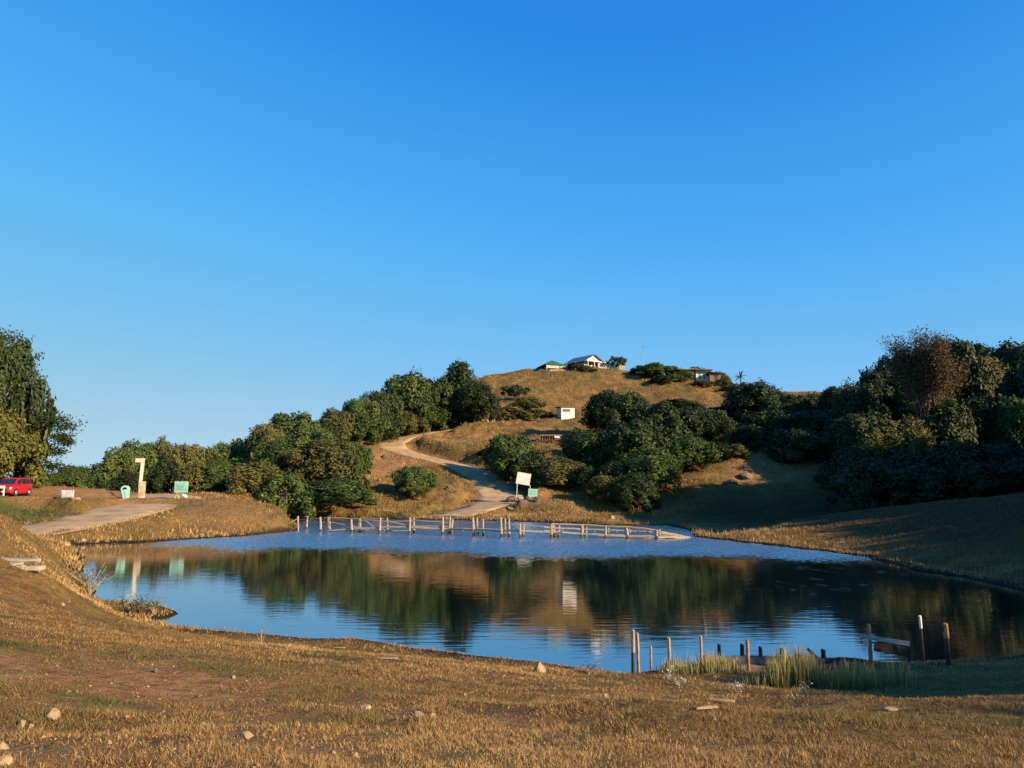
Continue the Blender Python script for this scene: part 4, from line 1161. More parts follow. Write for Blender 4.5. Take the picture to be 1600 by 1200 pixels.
# leaning stick and mud ledge
a = Vector(W(1262, 1014, 16.8)); b = Vector(W(1276, 1030, 16.6)); s = MB().tube([(0, 0, 0), tuple((a + b) / 2 - b + Vector((0, 0, .015))), tuple(a - b)], [.05, .045, .03], 6).build('leaning_stick', M_darkpost)
s.location = b; tag(s, 'short dark stick leaning left on the mud ledge between the stubs', 'stick')
def ledge(pts, rad, nm, lab, m):
    P_ = [Vector(W(*a)) for a in pts]; o = P_[0]
    r = random.Random(len(lab)); L = []
    for i in range(len(P_) - 1):
        for k in range(5): L.append(P_[i].lerp(P_[i + 1], k / 5) - o + Vector((0, 0, r.uniform(-.012, .012))))
    L.append(P_[-1] - o)
    x = MB().tube(L, [rad * r.uniform(.9, 1.1) for _ in L], 9).build(nm, m, smooth=True); x.location = o; tag(x, lab, 'log')
M_mud = mat('dried_mud', (.17, .14, .12), (.09, .075, .065), scale=4, rough=.95, bump=.6)
ledge([(1095, 1033, 16.5), (1150, 1034, 16.5), (1230, 1037, 16.4), (1330, 1037, 16.2)], .12, 'sunken_log', 'grey mud coated log lying along the row of dark stubs', M_mud)
ledge([(1118, 1046, 15.6), (1175, 1049, 15.5), (1250, 1052, 15.2)], .12, 'sunken_log', 'second mud coated log lying nearer, behind the red brown stake', M_mud)
ledge([(1270, 1040, 15.6), (1310, 1029, 15.8), (1352, 1033, 15.7)], .035, 'curved_branch', 'thin arched branch lying at the left of the orange red stake', M_darkpost)

# ------------------------------------------------------------------ reeds and odd plants
M_reed = tone_mat('reed', [(0, (.04, .055, .015)), (.35, (.13, .15, .04)), (.65, (.30, .26, .08)), (1, (.52, .38, .15))], rough=.6, transl=.25)
def reeds(px0, px1, D0, D1, hgt, n, lab, tone, seed, cat='reeds', wd=.0065):
    r = np.random.default_rng(seed)
    D = r.uniform(D0, D1, n); px = r.uniform(px0, px1, n) + r.normal(0, 6, n)
    x = (px - 800) / F * D * 1.02; z = height(x, D)
    cl = fbm(x * 5, D * 5, seed, 2)
    k = (z > -.25) & (r.random(n) < .3 + 1.4 * sstep(.35, .65, cl)); k2 = k; x, D, z = x[k], D[k], z[k]; n = len(x)
    edge = np.sin(np.clip((px[k] - px0) / (px1 - px0), 0, 1) * np.pi) ** .5
    H = hgt * r.uniform(.3, 1.1, n) * (.5 + .5 * edge) * (.7 + .6 * cl[k2]); an = r.uniform(0, 6.28, n); ben = r.uniform(.0, .28, n) * H
    w_ = wd * r.uniform(.6, 1.3, n)
    o0 = np.array([x.mean(), D.mean(), 0]); P = np.stack([x, D, z], 1) - o0
    sd = np.stack([np.cos(an), np.sin(an), 0 * an], 1) * w_[:, None]; la = r.uniform(0, 6.28, n); ld = np.stack([np.cos(la), np.sin(la), 0 * la], 1)
    m1 = P + ld * (ben * .3)[:, None] + np.stack([0 * H, 0 * H, H * .55], 1); tp = P + ld * ben[:, None] + np.stack([0 * H, 0 * H, H], 1)
    V_ = np.stack([P - sd, P + sd, m1 + sd * .8, m1 - sd * .8, tp], 1).reshape(-1, 3)
    F_ = []
    for i in range(n): b_ = i * 5; F_ += [(b_, b_ + 1, b_ + 2, b_ + 3), (b_ + 3, b_ + 2, b_ + 4)]
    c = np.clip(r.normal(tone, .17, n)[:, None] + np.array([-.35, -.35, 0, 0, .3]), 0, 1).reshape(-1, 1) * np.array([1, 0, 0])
    o = link_mesh('reed_clump', V_, F_, M_reed, colors=c); o.location = o0; tag(o, lab, cat, 'reed clumps along the near shore', 'stuff'); return o
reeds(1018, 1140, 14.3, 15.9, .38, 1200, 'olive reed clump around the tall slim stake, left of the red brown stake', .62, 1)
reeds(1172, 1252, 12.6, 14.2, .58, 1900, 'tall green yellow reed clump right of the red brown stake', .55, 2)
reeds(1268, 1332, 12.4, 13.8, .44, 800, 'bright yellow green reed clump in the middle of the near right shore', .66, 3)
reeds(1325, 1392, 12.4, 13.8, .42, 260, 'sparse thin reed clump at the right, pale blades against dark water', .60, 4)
reeds(1140, 1180, 12.6, 13.6, .22, 200, 'short mixed reeds in the gap before the red brown stake', .5, 5)
def weed(px, D, w_, h_, n, lab, m, seed, tone=.45, nm='dry_weed', cat='weed', ls=.013, stems=10):
    g_ = G(px, D); r = np.random.default_rng(seed); t = empty(nm, tuple(g_), 0, lab, cat)
    b = MB(); rr_ = random.Random(seed); tips = []
    for k in range(stems):
        a = rr_.uniform(0, 6.28); s_ = rr_.uniform(.2, 1) * w_ / 2; hh = h_ * rr_.uniform(.5, 1)
        tp = (math.cos(a) * s_, math.sin(a) * s_, hh); tips.append(tp); tips.append((tp[0] * .6, tp[1] * .6, hh * .65))
        b.tube([(0, 0, -.03), (tp[0] * .4, tp[1] * .4, hh * .5), tp], [.006 * max(1, D / 12), .005 * max(1, D / 12), .003 * max(1, D / 12)], 4)
    b.build('stems', M_palebark, t)
    T = np.array(tips); P = np.repeat(T, max(1, n // len(T)), 0); P = P + r.normal(0, w_ * .09, P.shape)
    V_, F_, C_ = leafset(P, r.normal(size=P.shape), ls, np.full(len(P), tone) + r.normal(0, .1, len(P)), r)
    link_mesh('leaves', V_, F_, m, t, colors=C_); return t
M_flower = tone_mat('pale_flowers', [(0, (.3, .26, .15)), (.5, (.6, .55, .40)), (1, (.62, .56, .42))], rough=.8)
weed(1046, 13.6, .30, .20, 130, 'low weed dotted with white blooms in front of the left reeds', M_flower, 1, nm='flowering_weed')
weed(1062, 12.9, .25, .12, 90, 'small white flowering weed just right of another by the left reeds', M_flower, 2, nm='flowering_weed')
weed(1152, 12.0, .22, .16, 80, 'pale flowering weed below the red brown stake', M_flower, 3, nm='flowering_weed')
weed(1256, 11.6, .22, .20, 90, 'pale yellow flowering weed between the two bright reed clumps', M_flower, 4, nm='flowering_weed')
weed(922, 13.8, .35, .18, 160, 'dark dry weed on the shore crest between boulder and stakes', L_brown, 5, tone=.2)
weed(408, 15.8, .35, .35, 60, 'thin dry weed poking above the near shoreline at left', L_brown, 6, tone=.3)
weed(140, 23.2, 1.6, .9, 500, 'tangled bare twig bush with white stems at the root of the small spit', L_brown, 7, tone=.4, nm='twig_bush', cat='bush', ls=.03, stems=26)
weed(205, 23.2, 1.2, .45, 420, 'dark scraggly weeds on the middle of the small spit', L_dark, 8, tone=.5, nm='spit_weed', ls=.03, stems=22)
weed(240, 22.9, .9, .4, 260, 'dark weeds near the tip of the small spit', L_olive, 9, tone=.4, nm='spit_weed', ls=.03, stems=16)
# bare pale sticks by the spit
for px, y0, y1, D, lab in ((136, 949, 925, 21.5, 'bent bleached stick upright beside the twig bush'), (153, 951, 936, 21.6, 'bleached stick leaning right at the root of the spit')):
    a = Vector(W(px, y0, D)); b = Vector(W(px + (3 if px > 140 else -2), y1, D)) - a
    o = MB().tube([(0, 0, -.1), (b.x * .2 + .02, 0, b.z * .5), tuple(b)], [.03, .025, .012], 6).build('dry_stick', M_palebark); o.location = a; tag(o, lab, 'stick')

# ------------------------------------------------------------------ rocks and stones
def rock(px, py, wpx, hpx, m, lab, seed, nm='rock', group=None, cat='rock', D=None):
    g_ = PG(px, py) if D is None else G(px, D); u = g_.y / F
    w_, h_ = wpx * u, hpx * u
    o = MB().rock((0, 0, h_ * .16), (w_ / 2, w_ * .45, h_ * .66), seed, 3).build(nm, m); o.location = g_; o.rotation_euler = (0, 0, seed * 1.3)
    tag(o, lab, cat, group)
for i, a in enumerate([
 (80,1125,25,19,M_rock,'largest rounded pale boulder on the bare soil at lower left'),
 (33,1138,17,11,M_rock,'angular stone left below the large rounded boulder'),
 (47,1143,10,9,M_rock,'small stone wedged right of the angular one at lower left'),
 (198,1123,11,6,M_rock,'small pale stone right of the green tuft at lower left'),
 (4,1176,18,14,M_rock,'pale stone cut by the left edge, upper of two'),
 (5,1196,26,14,M_rock,'flat pale stone in the bottom left corner, lower of two'),
 (385,1152,28,10,M_rock,'flat pale stone in low grass near the bottom, left of centre'),
 (243,1054,9,9,M_drock,'small dark lump on the bare track'),
 (365,1063,6,6,M_rock,'tiny pale stone between bare track and shore grass'),
 (170,1166,9,6,M_rock,'tiny stone in the gravelly soil below the green tuft'),
 (570,1108,22,8,M_rock,'flat tan stone at the end of the bare strip, left of two pieces'),
 (655,1119,22,9,M_rock,'grey tan stone with dark hollow on its left, centre foreground'),
 (676,1124,13,10,M_rock,'paler stone touching the grey tan one, centre foreground'),
 (843,1050,21,18,M_rock,'pointed pale boulder on the shore crest at centre'),
 (946,1092,11,9,M_rock,'small tan stone beside a dark hollow right of centre'),
 (726,1088,6,5,M_rock,'tiny pale pebble in the grass right of centre shore'),
 (505,1188,10,8,M_rock,'small stone near the bottom edge centre left'),
 (556,1185,12,8,M_rock,'tan stone near the bottom edge centre'),
 (1390,1110,26,7,M_rock,'sunlit flat stone on the dark grass edge at right'),
 (107,941,6,6,M_drock,'dull dark pebble behind the twig bush, upper of two'),
 (98,947,7,5,M_conc,'pale pebble behind the twig bush, lower of two'),
 (102,853,14,7,M_rock,'pale stone at the far left corner of the pond'),
 (130,848,12,5,M_rock,'low pale stone at the water line right of the pond corner'),
 (118,784,15,6,M_rock,'pale boulder at the foot of the dark stone wall'),
]): rock(*a, seed=i + 1)
for i, (px, D, w_, h_, m, lab) in enumerate([
 (778,148,26,22,M_drock,'dark leaning rock slab, left flank of the hill outcrop'),(790,150,30,26,M_drock,'tallest dark rock of the hill outcrop'),(806,151,26,20,M_drock,'rock right of the tallest in the hill outcrop'),
 (768,146,16,12,M_drock,'small rock at the lower left end of the hill outcrop'),(757,144,14,10,M_rock,'pale rock at the tree foot left of the hill outcrop'),(822,150,18,12,M_drock,'low rock under the scrub right of the hill outcrop'),
 (800,96,22,12,M_drock,'flat dark rock at the left of the pile below the billboard'),(812,97,14,12,M_rock,'pale pointed rock topping the pile below the billboard'),(826,95,18,12,M_drock,'dark rock right in the pile below the billboard'),
 (816,92,20,10,M_drock,'dark rock low in the pile below the billboard'),(838,92,14,9,M_drock,'small dark rock at the right end of the pile below the billboard'),(795,91,12,7,M_drock,'small rock at the lower left of the pile below the billboard'),
 (842,86,12,8,M_drock,'low dark rock near the water under the billboard'),(957,77,9,7,M_rock,'pale rock at the tip of the straw point by the inlet'),(972,77,12,8,M_drock,'dark rock beside the pale one by the inlet'),
 (700,101,10,9,M_drock,'dark lump on the slope right of the lone slope tree'),(602,116,14,7,M_drock,'dark rock on the slope left of the road bend'),(572,103,10,8,M_drock,'small dark rock behind the wide front bush'),
 (1165,101,26,9,M_drock,'jagged low rock at the left of the sunlit valley patch'),(1142,99,24,9,M_drock,'brown rock ledge at the edge of the grove and valley patch'),(1330,93,10,7,M_rock,'pale rock pair in deep shade, left one'),(1338,93,8,6,M_rock,'pale rock pair in deep shade, right one'),
 (850,126,16,7,M_drock,'rock on the wall of the stone pen'),(838,126,9,6,M_drock,'small rock left of the stone pen'),
]): rock(px, 0, w_, h_, m, lab, 40 + i, D=D)
# bleached pieces of wood lying in the grass
for px, py, L, an, lab in ((608,1031,.40,.05,'short bleached board lying in the grass near the shore'),(530,1014,.38,-.03,'thin pale board at the shore crest left of centre'),
                           (1128,1098,.38,-.35,'pale plank end at the left edge of the dark hollow'),(1104,1114,.30,.3,'thin pale stick below the plank end at the dark hollow')):
    g_ = PG(px, py); o = MB().box((0, 0, .03), (L * .75, .045, .02), (0, 0, an), .004, .004).build('wood_scrap', M_tanpost); o.location = g_; tag(o, lab, 'board')
# ------------------------------------------------------------------ things beside the left road
def pillar():
    g_ = G(221, 68); u = 68 / F * 1.02; t = empty('numeral_pillar', tuple(g_), .35, 'tall cream concrete marker shaped like a seven on a rough plinth', 'marker')
    H = ZP(716, 68) - g_.z; hp = ZP(752, 68) - g_.z
    MB().box((0, 0, hp / 2 - .1), (9.5 * u, .4, hp + .2), bevel=.04, jit=.02).build('plinth', M_conc, t)
    x0, x1, xl = (216.8 - 221) * u, (222.6 - 221) * u, (209.5 - 221) * u
    hz_ = 6.2 * u
    poly = [(x0 - .03, hp), (x1 - .12, hp), (x1, H), (xl, H - .02), (xl, H - hz_), (x0 + .02, H - hz_)]
    o = MB().prism(poly, -.09, .09).build('numeral', M_cream, t)
pillar()
def bin_():
    g_ = G(197, 66); t = empty('litter_bin', tuple(g_), .15, 'tilted mint green litter bin with arched mouth at the roadside', 'bin'); t.rotation_euler = (0, -.12, .15)
    u = 66 / F; H = ZP(758.5, 66) - g_.z
    w0, w1 = .21, .33
    poly = [(-w0, 0), (w0, 0), (w1, H * .72)] + [(w1 * math.cos(a), H * .72 + H * .28 * math.sin(a)) for a in np.linspace(0.2, math.pi - .2, 9)] + [(-w1, H * .72)]
    MB().prism(poly, -.2, .2).build('shell', M_teal, t)
    mp = [(.20 * math.cos(a), H * .70 + H * .17 * math.sin(a)) for a in np.linspace(0, math.pi, 9)]
    MB().prism(mp, -.215, -.19).build('mouth', M_black, t)
    MB().box((0, -.205, H * .30), (.045, .02, H * .56)).build('slot', M_tealdark, t)
    MB().box((-w0 - .10, .0, H * .45), (.10, .3, H * .8), (0, -.13, 0)).build('side_panel', M_darkpost, t)
bin_()
def signboard(px, D, x0, x1, y0, y1, m, nm, lab, roll=0.0, lean=0.0, legs=None, glyph=None, cat='sign', seed=1, yaw=0):
    u = D / F * 1.01; g_ = G(px, D); t = empty(nm, tuple(g_), yaw, lab, cat)
    zc = ZP((y0 + y1) / 2, D) - g_.z; w_ = (x1 - x0) * u; h_ = (y1 - y0) * u; xc = ((x0 + x1) / 2 - px) * u
    MB().box((xc, 0, zc), (w_, .06, h_), (lean, roll, 0), bevel=.01, jit=.012).build('panel', m, t)
    lg = legs if legs is not None else (x0 + 2, x1 - 2)
    for lx, ly in [(a, y1 - 1) if not isinstance(a, tuple) else a for a in lg]:
        q = Vector(((lx - px) * u, .06, ZP(ly, D) - g_.z)); bx_ = q.x + (-.14 if roll and lx < px else .02)
        gz = hz(g_.x + bx_, g_.y + .06) - g_.z - .1
        MB().tube([(bx_, .06, gz), tuple(q)], .05, 6).build('leg', M_white if m is M_white else M_wire, t)
    if glyph:
        gm, rows, cols, frame = glyph; r = random.Random(seed); b = MB()
        for i in range(rows):
            cw_ = w_ * .78 / cols; x = -w_ * .39
            for j in range(cols):
                if r.random() < .14: continue
                zz = zc + h_ * .30 - (i + .5) * h_ * .6 / rows + h_ * .0
                hh = h_ * .42 / rows; xx = xc + x + j * cw_ + cw_ / 2
                k = r.randrange(3)
                b.box((xx - cw_ * .25, -.036, zz), (cw_ * .16, .006, hh))
                if k != 1: b.box((xx, -.0355, zz + hh * .4), (cw_ * .5, .006, hh * .2))
                if k != 2: b.box((xx + cw_ * .25, -.0365, zz), (cw_ * .16, .006, hh))
                if k == 1: b.box((xx, -.037, zz), (cw_ * .5, .006, hh * .2))
        b.build('lettering', gm, t)
        if frame:
            f_ = MB(); a_, c_ = w_ * .45, h_ * .40
            for sx_ in (-1, 1): f_.box((xc + sx_ * a_, -.035, zc), (.03, .006, 2 * c_)); f_.box((xc, -.0345, zc + sx_ * c_), (2 * a_ - .03, .006, .03))
            f_.build('border', gm, t)
    return t
signboard(105, 60.0, 95.5, 114.5, 766, 777, M_white, 'notice_board', 'small white notice board with blue lettering in front of the stone wall', glyph=(M_blue, 2, 7, True), seed=3)
signboard(282, 69, 272, 292.5, 752.5, 769.5, M_teal, 'mint_board', 'square mint green board with faded rows of text right of the pillar', glyph=(M_tealdark, 4, 8, False), seed=5)
signboard(817, 94, 807.5, 828.5, 739, 757, M_white, 'billboard', 'white blank billboard on two leaning legs in front of the grove', roll=.17, legs=((808.5, 752), (828, 758)))
signboard(832, 92.5, 825.5, 839.5, 764, 776, M_teal, 'mint_sign', 'small mint green sign at the right foot of the white billboard', roll=.06, glyph=(M_tealdark, 2, 4, False), seed=9)
# yellow hoop and white sack below the mint board
g_ = G(276, 67.5); u = 67.5 / F
o = MB().tube([(math.cos(a) * 3.2 * u, 0, math.sin(a) * 4.2 * u) for a in np.linspace(0, math.pi, 12)], .06, 6).build('yellow_hoop', mat('yellow_paint', (.60, .42, .12), (.45, .3, .08), scale=5, bump=.1)); o.location = g_; tag(o, 'small yellow hoop on the ground under the mint board', 'hoop')
g_ = G(287, 67.8)
o = MB().rock((0, 0, .2), (.34, .25, .24), 9, 3).build('white_sack', M_white, smooth=True); o.location = g_; tag(o, 'crumpled white sack under the right side of the mint board', 'sack')

# stone retaining wall of the car park
def stone_wall():
    line = WALL; tops = WTOP
    o0 = Vector((line[0][0], line[0][1], 0)); t = empty('stone_wall', tuple(o0), 0, 'low rough reddish stone wall holding up the car park edge', 'wall')
    r = random.Random(12); b = MB(); c = MB(); tones = []
    for i in range(len(line) - 1):
        a, q = line[i], line[i + 1]; L = math.hypot(q[0] - a[0], q[1] - a[1]); an = math.atan2(q[1] - a[1], q[0] - a[0])
        gz = min(hz(a[0], a[1] - .6), hz(q[0], q[1] - .6)) - .2; tp = tops[i]
        c.box(((a[0] + q[0]) / 2 - o0.x, (a[1] + q[1]) / 2 + .62, (gz + tp) / 2), (L + .04, 1.4, tp - gz), (0, 0, an))
        z = gz
        while z < tp - .12:
            hh = r.uniform(.22, .40); s_ = -r.uniform(0, .3)
            while s_ < L:
                ww = r.uniform(.32, .75); f_ = (s_ + ww / 2) / L
                n0 = len(b.v)
                b.rock((a[0] + (q[0] - a[0]) * f_ - o0.x, a[1] + (q[1] - a[1]) * f_ - r.uniform(.0, .14), min(z + hh / 2, tp - .1) + r.uniform(-.03, .05)), (ww * .60, .34, hh * .66), r.randrange(9999), 2)
                tones += [r.choice((.1, .3, .45, .6, .8, 1.0))] * (len(b.v) - n0)
                s_ += ww * .95
            z += hh * .9
    c.build('core', M_drock, t)
    o = link_mesh('stones', b.v, b.f, tone_mat('wall_stones', [(0, (.05, .045, .025)), (.3, (.12, .06, .03)), (.6, (.20, .10, .05)), (.85, (.26, .17, .09)), (1, (.36, .27, .17))], rough=.95), t, colors=np.array(tones)[:, None] * np.array([1, 0, 0]))
stone_wall()
# broken concrete bench on the left bank
def bench():
    D = 16.8; g_ = G(25, D); t = empty('ruined_bench', tuple(g_), 0, 'ruined concrete bench with a loose beam on the left bank, cut by the photo edge', 'bench')
    u = D / F * 1.03; q = lambda px, py: ((px - 25) * u, ZP(py, D) - g_.z)
    def bx(nm, x0, x1, y0, y1, dy, th, m, roll=0):
        a, b = q(x0, y1), q(x1, y0); MB().box(((a[0] + b[0]) / 2, dy, (a[1] + b[1]) / 2), (b[0] - a[0], th, b[1] - a[1]), (0, roll, 0), .008, .008).build(nm, m, t)
    bx('beam', -30, 44, 874, 879.5, .35, .14, M_plank, .02)
    bx('slab', -20, 24, 880.5, 884, .12, .35, M_conc); bx('seat_block', 5, 25, 886, 908, .0, .30, M_conc)
    bx('slab', 40, 60, 885, 891.5, .1, .25, M_conc)
    for x0, x1, y0 in ((26, 31, 884), (32, 37, 883), (37.5, 42, 886)): bx('leg', x0, x1, y0, 909, .02, .12, M_conc, .03)
    MB().tube([(q(-3, 903)[0], -.1, q(-3, 903)[1]), (q(7, 889)[0], -.16, q(7, 889)[1])], .03, 6).build('loose_stick', M_brown, t)
bench()
# red car
def car():
    g_ = G(27, 62.0); ang = math.atan2(-.986, .174) + .02
    t = empty('parked_car', (g_.x - .9, g_.y + .6, g_.z + .02), ang, 'red compact car parked nose forward at the left edge of the car park', 'car')
    # local: +x nose, y side, z up
    def loft(stations, name, m):
        b = MB(); vs = []; n = len(stations[0][1])
        for x, ring in stations: vs += [(x, y, z) for y, z in ring]
        fs = []
        for i in range(len(stations) - 1):
            for k in range(n): fs.append((i * n + k, i * n + (k + 1) % n, (i + 1) * n + (k + 1) % n, (i + 1) * n + k))
        fs += [tuple(range(n)), tuple((len(stations) - 1) * n + k for k in range(n - 1, -1, -1))]
        b.add(vs, fs); return b.build(name, m, t)
    def ring(w_, z0, z1, wt=None):
        wt = wt or w_ * .94; zm = (z0 + z1) / 2
        return [(-w_ * .93, z0), (w_ * .93, z0), (w_, z0 + .12), (w_, zm + .1), (wt, z1 - .04), (wt * .86, z1), (-wt * .86, z1), (-wt, z1 - .04), (-w_, zm + .1), (-w_, z0 + .12)]
    loft([(-1.95, ring(.72, .34, .80)), (-1.85, ring(.80, .24, .92)), (-1.2, ring(.84, .20, .96)), (0, ring(.85, .20, .95)), (.9, ring(.85, .20, .93)), (1.55, ring(.82, .20, .84)), (1.88, ring(.76, .24, .72)), (1.97, ring(.66, .30, .60))], 'body', M_carred)
    def cab(w_, z0, z1, k): return [(-w_, z0), (w_, z0), (w_ * k, z1 - .05), (w_ * k * .9, z1), (-w_ * k * .9, z1), (-w_ * k, z1 - .05)]
    loft([(-1.80, cab(.76, .93, .97, .98)), (-1.50, cab(.77, .93, 1.46, .84)), (-.9, cab(.78, .93, 1.54, .82)), (.1, cab(.78, .93, 1.52, .82)), (.55, cab(.77, .92, 1.40, .83)), (1.15, cab(.72, .90, .95, .98))], 'cabin', M_carred)
    # panes, a few mm proud of the cabin
    def pane(nm, pts, m=M_glass): 
        n = len(pts); o = link_mesh(nm, pts, [tuple(range(n))], m, t); md = o.modifiers.new('thick', 'SOLIDIFY'); md.thickness = .012; md.offset = 0; return o
    pane('windscreen', [(1.12, -.62, .975), (1.12, .62, .975), (.60, .58, 1.405), (.60, -.58, 1.405)])
    pane('rear_window', [(-1.80, -.60, 1.0), (-1.80, .60, 1.0), (-1.54, .55, 1.42), (-1.54, -.55, 1.42)])
    for s_ in (-1, 1):
        f_ = lambda x, z: (x, s_ * (.783 - (z - .93) * .235), z)
        pane('side_window', [f_(.10, 1.0), f_(.92, 1.0), f_(.52, 1.36), f_(.10, 1.42)])
        pane('side_window', [f_(-.78, 1.0), f_(.02, 1.0), f_(.02, 1.43), f_(-.78, 1.44)])
        pane('side_window', [f_(-1.50, 1.05), f_(-.86, 1.0), f_(-.86, 1.43), f_(-1.38, 1.38)])
        MB().rock((1.80, s_ * .62, .66), (.17, .15, .11), 3, 2).build('headlight', M_lamp, t, smooth=True)
        MB().box((-1.90, s_ * .66, .80), (.10, .16, .26), bevel=.02).build('taillight', M_redroof, t)
        MB().box((.72, s_ * .93, 1.0), (.12, .18, .12), bevel=.03).build('mirror', M_carred, t)
        for x in (-1.22, 1.22):
            MB().tube([(x, s_ * .66, .30), (x, s_ * .86, .30)], .30, 20).build('wheel', M_rubber, t)
            wh = t.children[-1] if t.children else None
            rim = MB().tube([(x, s_ * .84, .30), (x, s_ * .875, .30)], [.19, .17], 12).build('rim', M_alloy, t)
        MB().tube([(1.22, s_ * .80, .30), (1.22, s_ * .852, .30)], .355, 18).build('wheel_arch', M_rubber, t)
        MB().tube([(-1.22, s_ * .80, .30), (-1.22, s_ * .852, .30)], .355, 18).build('wheel_arch', M_rubber, t)
    MB().box((1.965, 0, .52), (.05, .9, .16), bevel=.01).build('grille', M_rubber, t)
    MB().box((1.985, 0, .38), (.03, .42, .10)).build('number_plate', M_white, t)
    MB().box((1.90, 0, .30), (.16, 1.42, .10), bevel=.03).build('bumper', M_rubber, t)
car()
g_ = G(4, 60.3); t = empty('white_barrier', tuple(g_), 0, 'white painted bar on short posts in front of the red car', 'barrier')
u = 60.3 / F; zc = ZP(761, 60.3) - g_.z
MB().box((-.4, 0, zc), (20 * u, .10, 4 * u), bevel=.01).build('bar', M_white, t)
for x in (-.7, .05): MB().box((x, .03, zc / 2 - .1), (.08, .08, zc + .1)).build('post', M_white, t)

# ------------------------------------------------------------------ hill side objects
g_ = G(662, 131); o = MB().tube([(0, 0, -.4), (0, 0, ZP(673, 131) - g_.z)], [.10, .07], 8).build('utility_pole', M_brown); o.location = g_
tag(o, 'thin dark utility pole standing by the upper bend of the winding road', 'pole')
for px, ty, lab in ((885.5, 566, 'dark post on the hilltop left of the gabled house'), (899, 565, 'pale post on the hilltop in front of the dark bush')):
    g_ = G(px, 188); h_ = max(ZP(ty, 188) - g_.z, 1.2); o = MB().tube([(0, 0, -.3), (0, 0, h_)], [.14, .11], 7).build('hilltop_post', M_palebark); o.location = g_; tag(o, lab, 'post')
g_ = G(1005, 188); t = empty('antenna_mast', tuple(g_), 0, 'very thin guyed antenna mast on the hilltop against the sky', 'mast'); h_ = ZP(541, 188) - g_.z
MB().tube([(0, 0, -.3), (0, 0, h_)], [.07, .05], 6).build('pole', M_wire, t)
MB().box((.1, 0, h_ - .2), (.35, .1, .5), bevel=.02).build('antenna', M_wire, t)
for s_ in (-1, 1): MB().tube([(0, 0, h_ * .85), (s_ * 1.5, .3, -.2)], .018, 4).build('guy_wire', M_wire, t)

def hut():
    g_ = G(884, 149); u = 149 / F; t = empty('white_hut', (g_.x, g_.y, g_.z), R(18), 'small white hut with rust red flat roof alone on the hill slope', 'hut')
    w_ = 22 * u; d_ = 2.4; h_ = max(ZP(637, 149) - g_.z, 2.0)
    MB().box((0, 0, h_ / 2 - .3), (w_, d_, h_ + .6)).build('wall', M_white, t)
    MB().prism([(-w_ / 2 - .35, h_ - .02), (w_ / 2 + .35, h_ + .08), (w_ / 2 + .35, h_ + .22), (-w_ / 2 - .35, h_ + .12)], -d_ / 2 - .4, d_ / 2 + .3).build('roof', M_redroof, t)
    f_ = MB().box((-w_ * .12, -d_ / 2 - .03, h_ * .68), (w_ * .56, .06, h_ * .28)).build('window', M_tanpost, t)
    for k in range(6): MB().box((-w_ * .12 + (k - 2.5) * w_ * .09, -d_ / 2 - .07, h_ * .68), (w_ * .045, .03, h_ * .20)).build('opening', M_black, f_)
hut()
def pen():
    D = 125; g_ = G(860, D); u = D / F; t = empty('stone_pen', tuple(g_), 0, 'low brown wooden pen with a white panel in the tree shadow below the hut', 'pen')
    q = lambda px, py: ((px - 860) * u, ZP(py, D) - g_.z)
    x0, z0 = q(846, 690); x1, z1 = q(876, 678)
    h_ = 1.3
    MB().box(((x0 + x1) / 2, .5, h_ - .05), (x1 - x0 + .5, 1.4, .14), bevel=.02, jit=.03).build('top', M_rock, t)
    MB().box(((x0 + x1) / 2, .9, h_ / 2 - .3), (x1 - x0, .2, h_ + .5)).build('back_wall', M_brown, t)
    for k in range(8): MB().box((x0 + (k + .5) * (x1 - x0) / 8, -.1, h_ / 2 - .3), (.14, .1, h_ + .45), jit=.02).build('picket', M_brown, t)
    MB().box(((x0 + x1) / 2, -.17, h_ * .35), (x1 - x0, .04, .12)).build('rail', M_brown, t)
    MB().box((x1 - .55, -.2, h_ - .35), (1.0, .05, .35), (0, .1, 0)).build('white_panel', M_white, t)
pen()
def gabled_house():
    D = 196; g_ = G(913, D); u = D / F; t = empty('gabled_house', (g_.x, g_.y, g_.z - .2), R(38), 'white hilltop house with blue grey roof and bright gable', 'house')
    zr = ZP(556.5, D) - g_.z; ze = ZP(567.5, D) - g_.z; w_ = 3.4; L = 3.6
    MB().box((0, 0, ze / 2 - .3), (2 * w_, 2 * L, ze + .6)).build('wall', M_cream, t)
    # ridge runs along local y; gable faces -y
    th = .12
    for s_ in (-1, 1):
        MB().prism([(0, zr), (s_ * (w_ + .7), ze - .25), (s_ * (w_ + .7), ze - .10), (0, zr + .18)], -L - .7, L + .7).build('roof_slope', M_greyroof, t)
    MB().prism([(-w_, ze), (w_, ze), (0, zr - .05)], -L - .02, -L + .1).build('gable', M_white, t)
    MB().prism([(-w_ - .6, ze - .15), (w_ + .6, ze - .15), (w_ + .6, ze + .08), (-w_ - .6, ze + .08)], -L - 1.6, -L - .02).build('porch_roof', M_white, t)
    for x in (-w_, -w_ / 3, w_ / 3, w_): MB().box((x, -L - 1.4, ze / 2 - .3), (.16, .16, ze + .2)).build('porch_post', M_white, t)
    for x in (-1.6, 1.4): MB().box((x, -L - .03, ze * .5), (1.0, .06, .9)).build('window', M_glass, t)
    MB().box((0, -L - .04, ze * .38), (.8, .06, ze * .75)).build('door', M_brown, t)
    for y in (-1.6, 1.4): MB().box((-w_ - .03, y, ze * .5), (.06, 1.0, .9)).build('window', M_glass, t)
gabled_house()
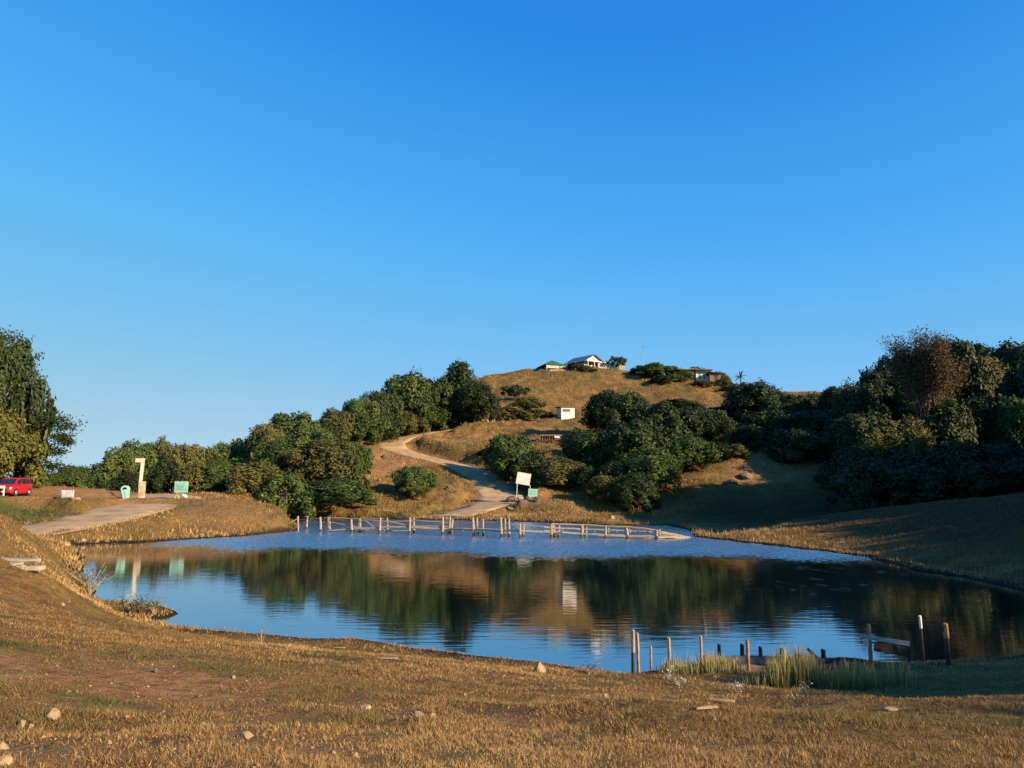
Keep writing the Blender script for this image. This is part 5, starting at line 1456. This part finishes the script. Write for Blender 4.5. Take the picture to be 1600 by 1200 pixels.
def gazebo():
    D = 191; g_ = G(862, D); u = D / F; t = empty('gazebo', (g_.x, g_.y, g_.z - .1), R(20), 'open gazebo with dark green pyramid roof at the left of the hilltop', 'gazebo')
    zr = ZP(562.5, D) - g_.z; ze = ZP(573.5, D) - g_.z; w_ = 2.45
    ze = max(ze, .9); zr = max(zr, ze + 1.3)
    b = MB(); a = w_ + .3
    b.add([(-a, -a, ze - .1), (a, -a, ze - .1), (a, a, ze - .1), (-a, a, ze - .1), (0, 0, zr), (-a, -a, ze - .2), (a, -a, ze - .2), (a, a, ze - .2), (-a, a, ze - .2)],
          [(0, 1, 4), (1, 2, 4), (2, 3, 4), (3, 0, 4), (5, 6, 1, 0), (6, 7, 2, 1), (7, 8, 3, 2), (8, 5, 0, 3), (8, 7, 6, 5)]).build('roof', M_greenroof, t)
    for x in (-1, 1):
        for y in (-1, 1): MB().box((x * w_, y * w_, ze / 2 - .3), (.2, .2, ze + .5)).build('post', M_cream, t)
    MB().box((0, -w_, .15), (2 * w_ - .25, .14, .7)).build('parapet', M_cream, t); MB().box((w_, 0, .15), (.14, 2 * w_ - .25, .7)).build('parapet', M_cream, t)
gazebo()
def low_wall(pts, h_, m, nm, lab):
    P_ = [G(a, D) for a, D in pts]; o = P_[0]; t = MB(); r = random.Random(len(lab))
    for a, b in zip(P_[:-1], P_[1:]):
        n = max(2, int((b - a).length / 1.2))
        for k in range(n):
            p = a.lerp(b, k / n) - o; q = a.lerp(b, (k + 1) / n) - o; an = math.atan2(q.y - p.y, q.x - p.x)
            t.box(((p.x + q.x) / 2, (p.y + q.y) / 2, (p.z + q.z) / 2 + h_ / 2 - .3 + r.uniform(-.05, .05)), ((q - p).length * .99, .35, h_ + .6), (0, 0, an), .03, .03)
    x = t.build(nm, m); x.location = o; tag(x, lab, 'wall')
low_wall([(934, 192), (950, 192.5), (976, 192)], 1.25, M_cream, 'terrace_wall', 'pale terrace wall right of the white gabled house')
low_wall([(842, 189), (860, 187.5), (884, 188)], .45, M_conc, 'garden_wall', 'low broken wall before the green roofed gazebo')
def green_house():
    D = 183; g_ = G(1086, D); u = D / F; z_ = lambda py: ZP(py, D) - g_.z; x_ = lambda px: (px - 1086) * u * 1.01
    t = empty('long_house', tuple(g_), R(0), 'long low hilltop house with faded green roof, white wall and green doors', 'house')
    zt = max(z_(586), 2.0)
    MB().box(((x_(1062) + x_(1085)) / 2, 1.5, zt / 2 - .2), (x_(1085) - x_(1062), 4, zt + .8)).build('wing', M_sage, t)
    MB().box(((x_(1086) + x_(1108)) / 2, .8, zt / 2 - .4), (x_(1108) - x_(1086), 4, zt + .8)).build('wall', M_white, t)
    MB().prism([(x_(1058), zt + .42), (x_(1088), zt + .42), (x_(1088), zt + .6), (x_(1058), zt + .6)], -1.2, 4).build('roof', M_sage, t)
    MB().prism([(x_(1083), zt + .05), (x_(1110), zt - .02), (x_(1110), zt + .28), (x_(1083), zt + .35)], -2.2, 3.2).build('roof', M_brown, t)
    for a, b in ((1090, 1093.5), (1097, 1100.5)): MB().box(((x_(a) + x_(b)) / 2, -1.23, zt * .42), (x_(b) - x_(a), .06, zt * .8)).build('door', M_door, t)
    MB().box((x_(1104), -1.23, zt * .55), (.7, .06, .8)).build('window', M_glass, t)
green_house()
M_brick = mat('clay_brick', (.34, .20, .13), (.22, .12, .08), scale=4, rough=.9, bump=.2)
def red_shed():
    D = 180; g_ = G(1117, D); t = empty('red_shed', tuple(g_), R(-8), 'clay brown shed with a sloping rusty roof beside the long hilltop house', 'shed')
    MB().box((0, 0, .8), (2.6, 2.2, 2.6)).build('wall', M_brick, t)
    MB().prism([(-1.7, 2.5), (1.6, 1.95), (1.6, 2.08), (-1.7, 2.63)], -1.6, 1.5).build('roof', M_brown, t)
    MB().box((.3, -1.13, .9), (.7, .06, 1.5)).build('door', M_brown, t)
red_shed()
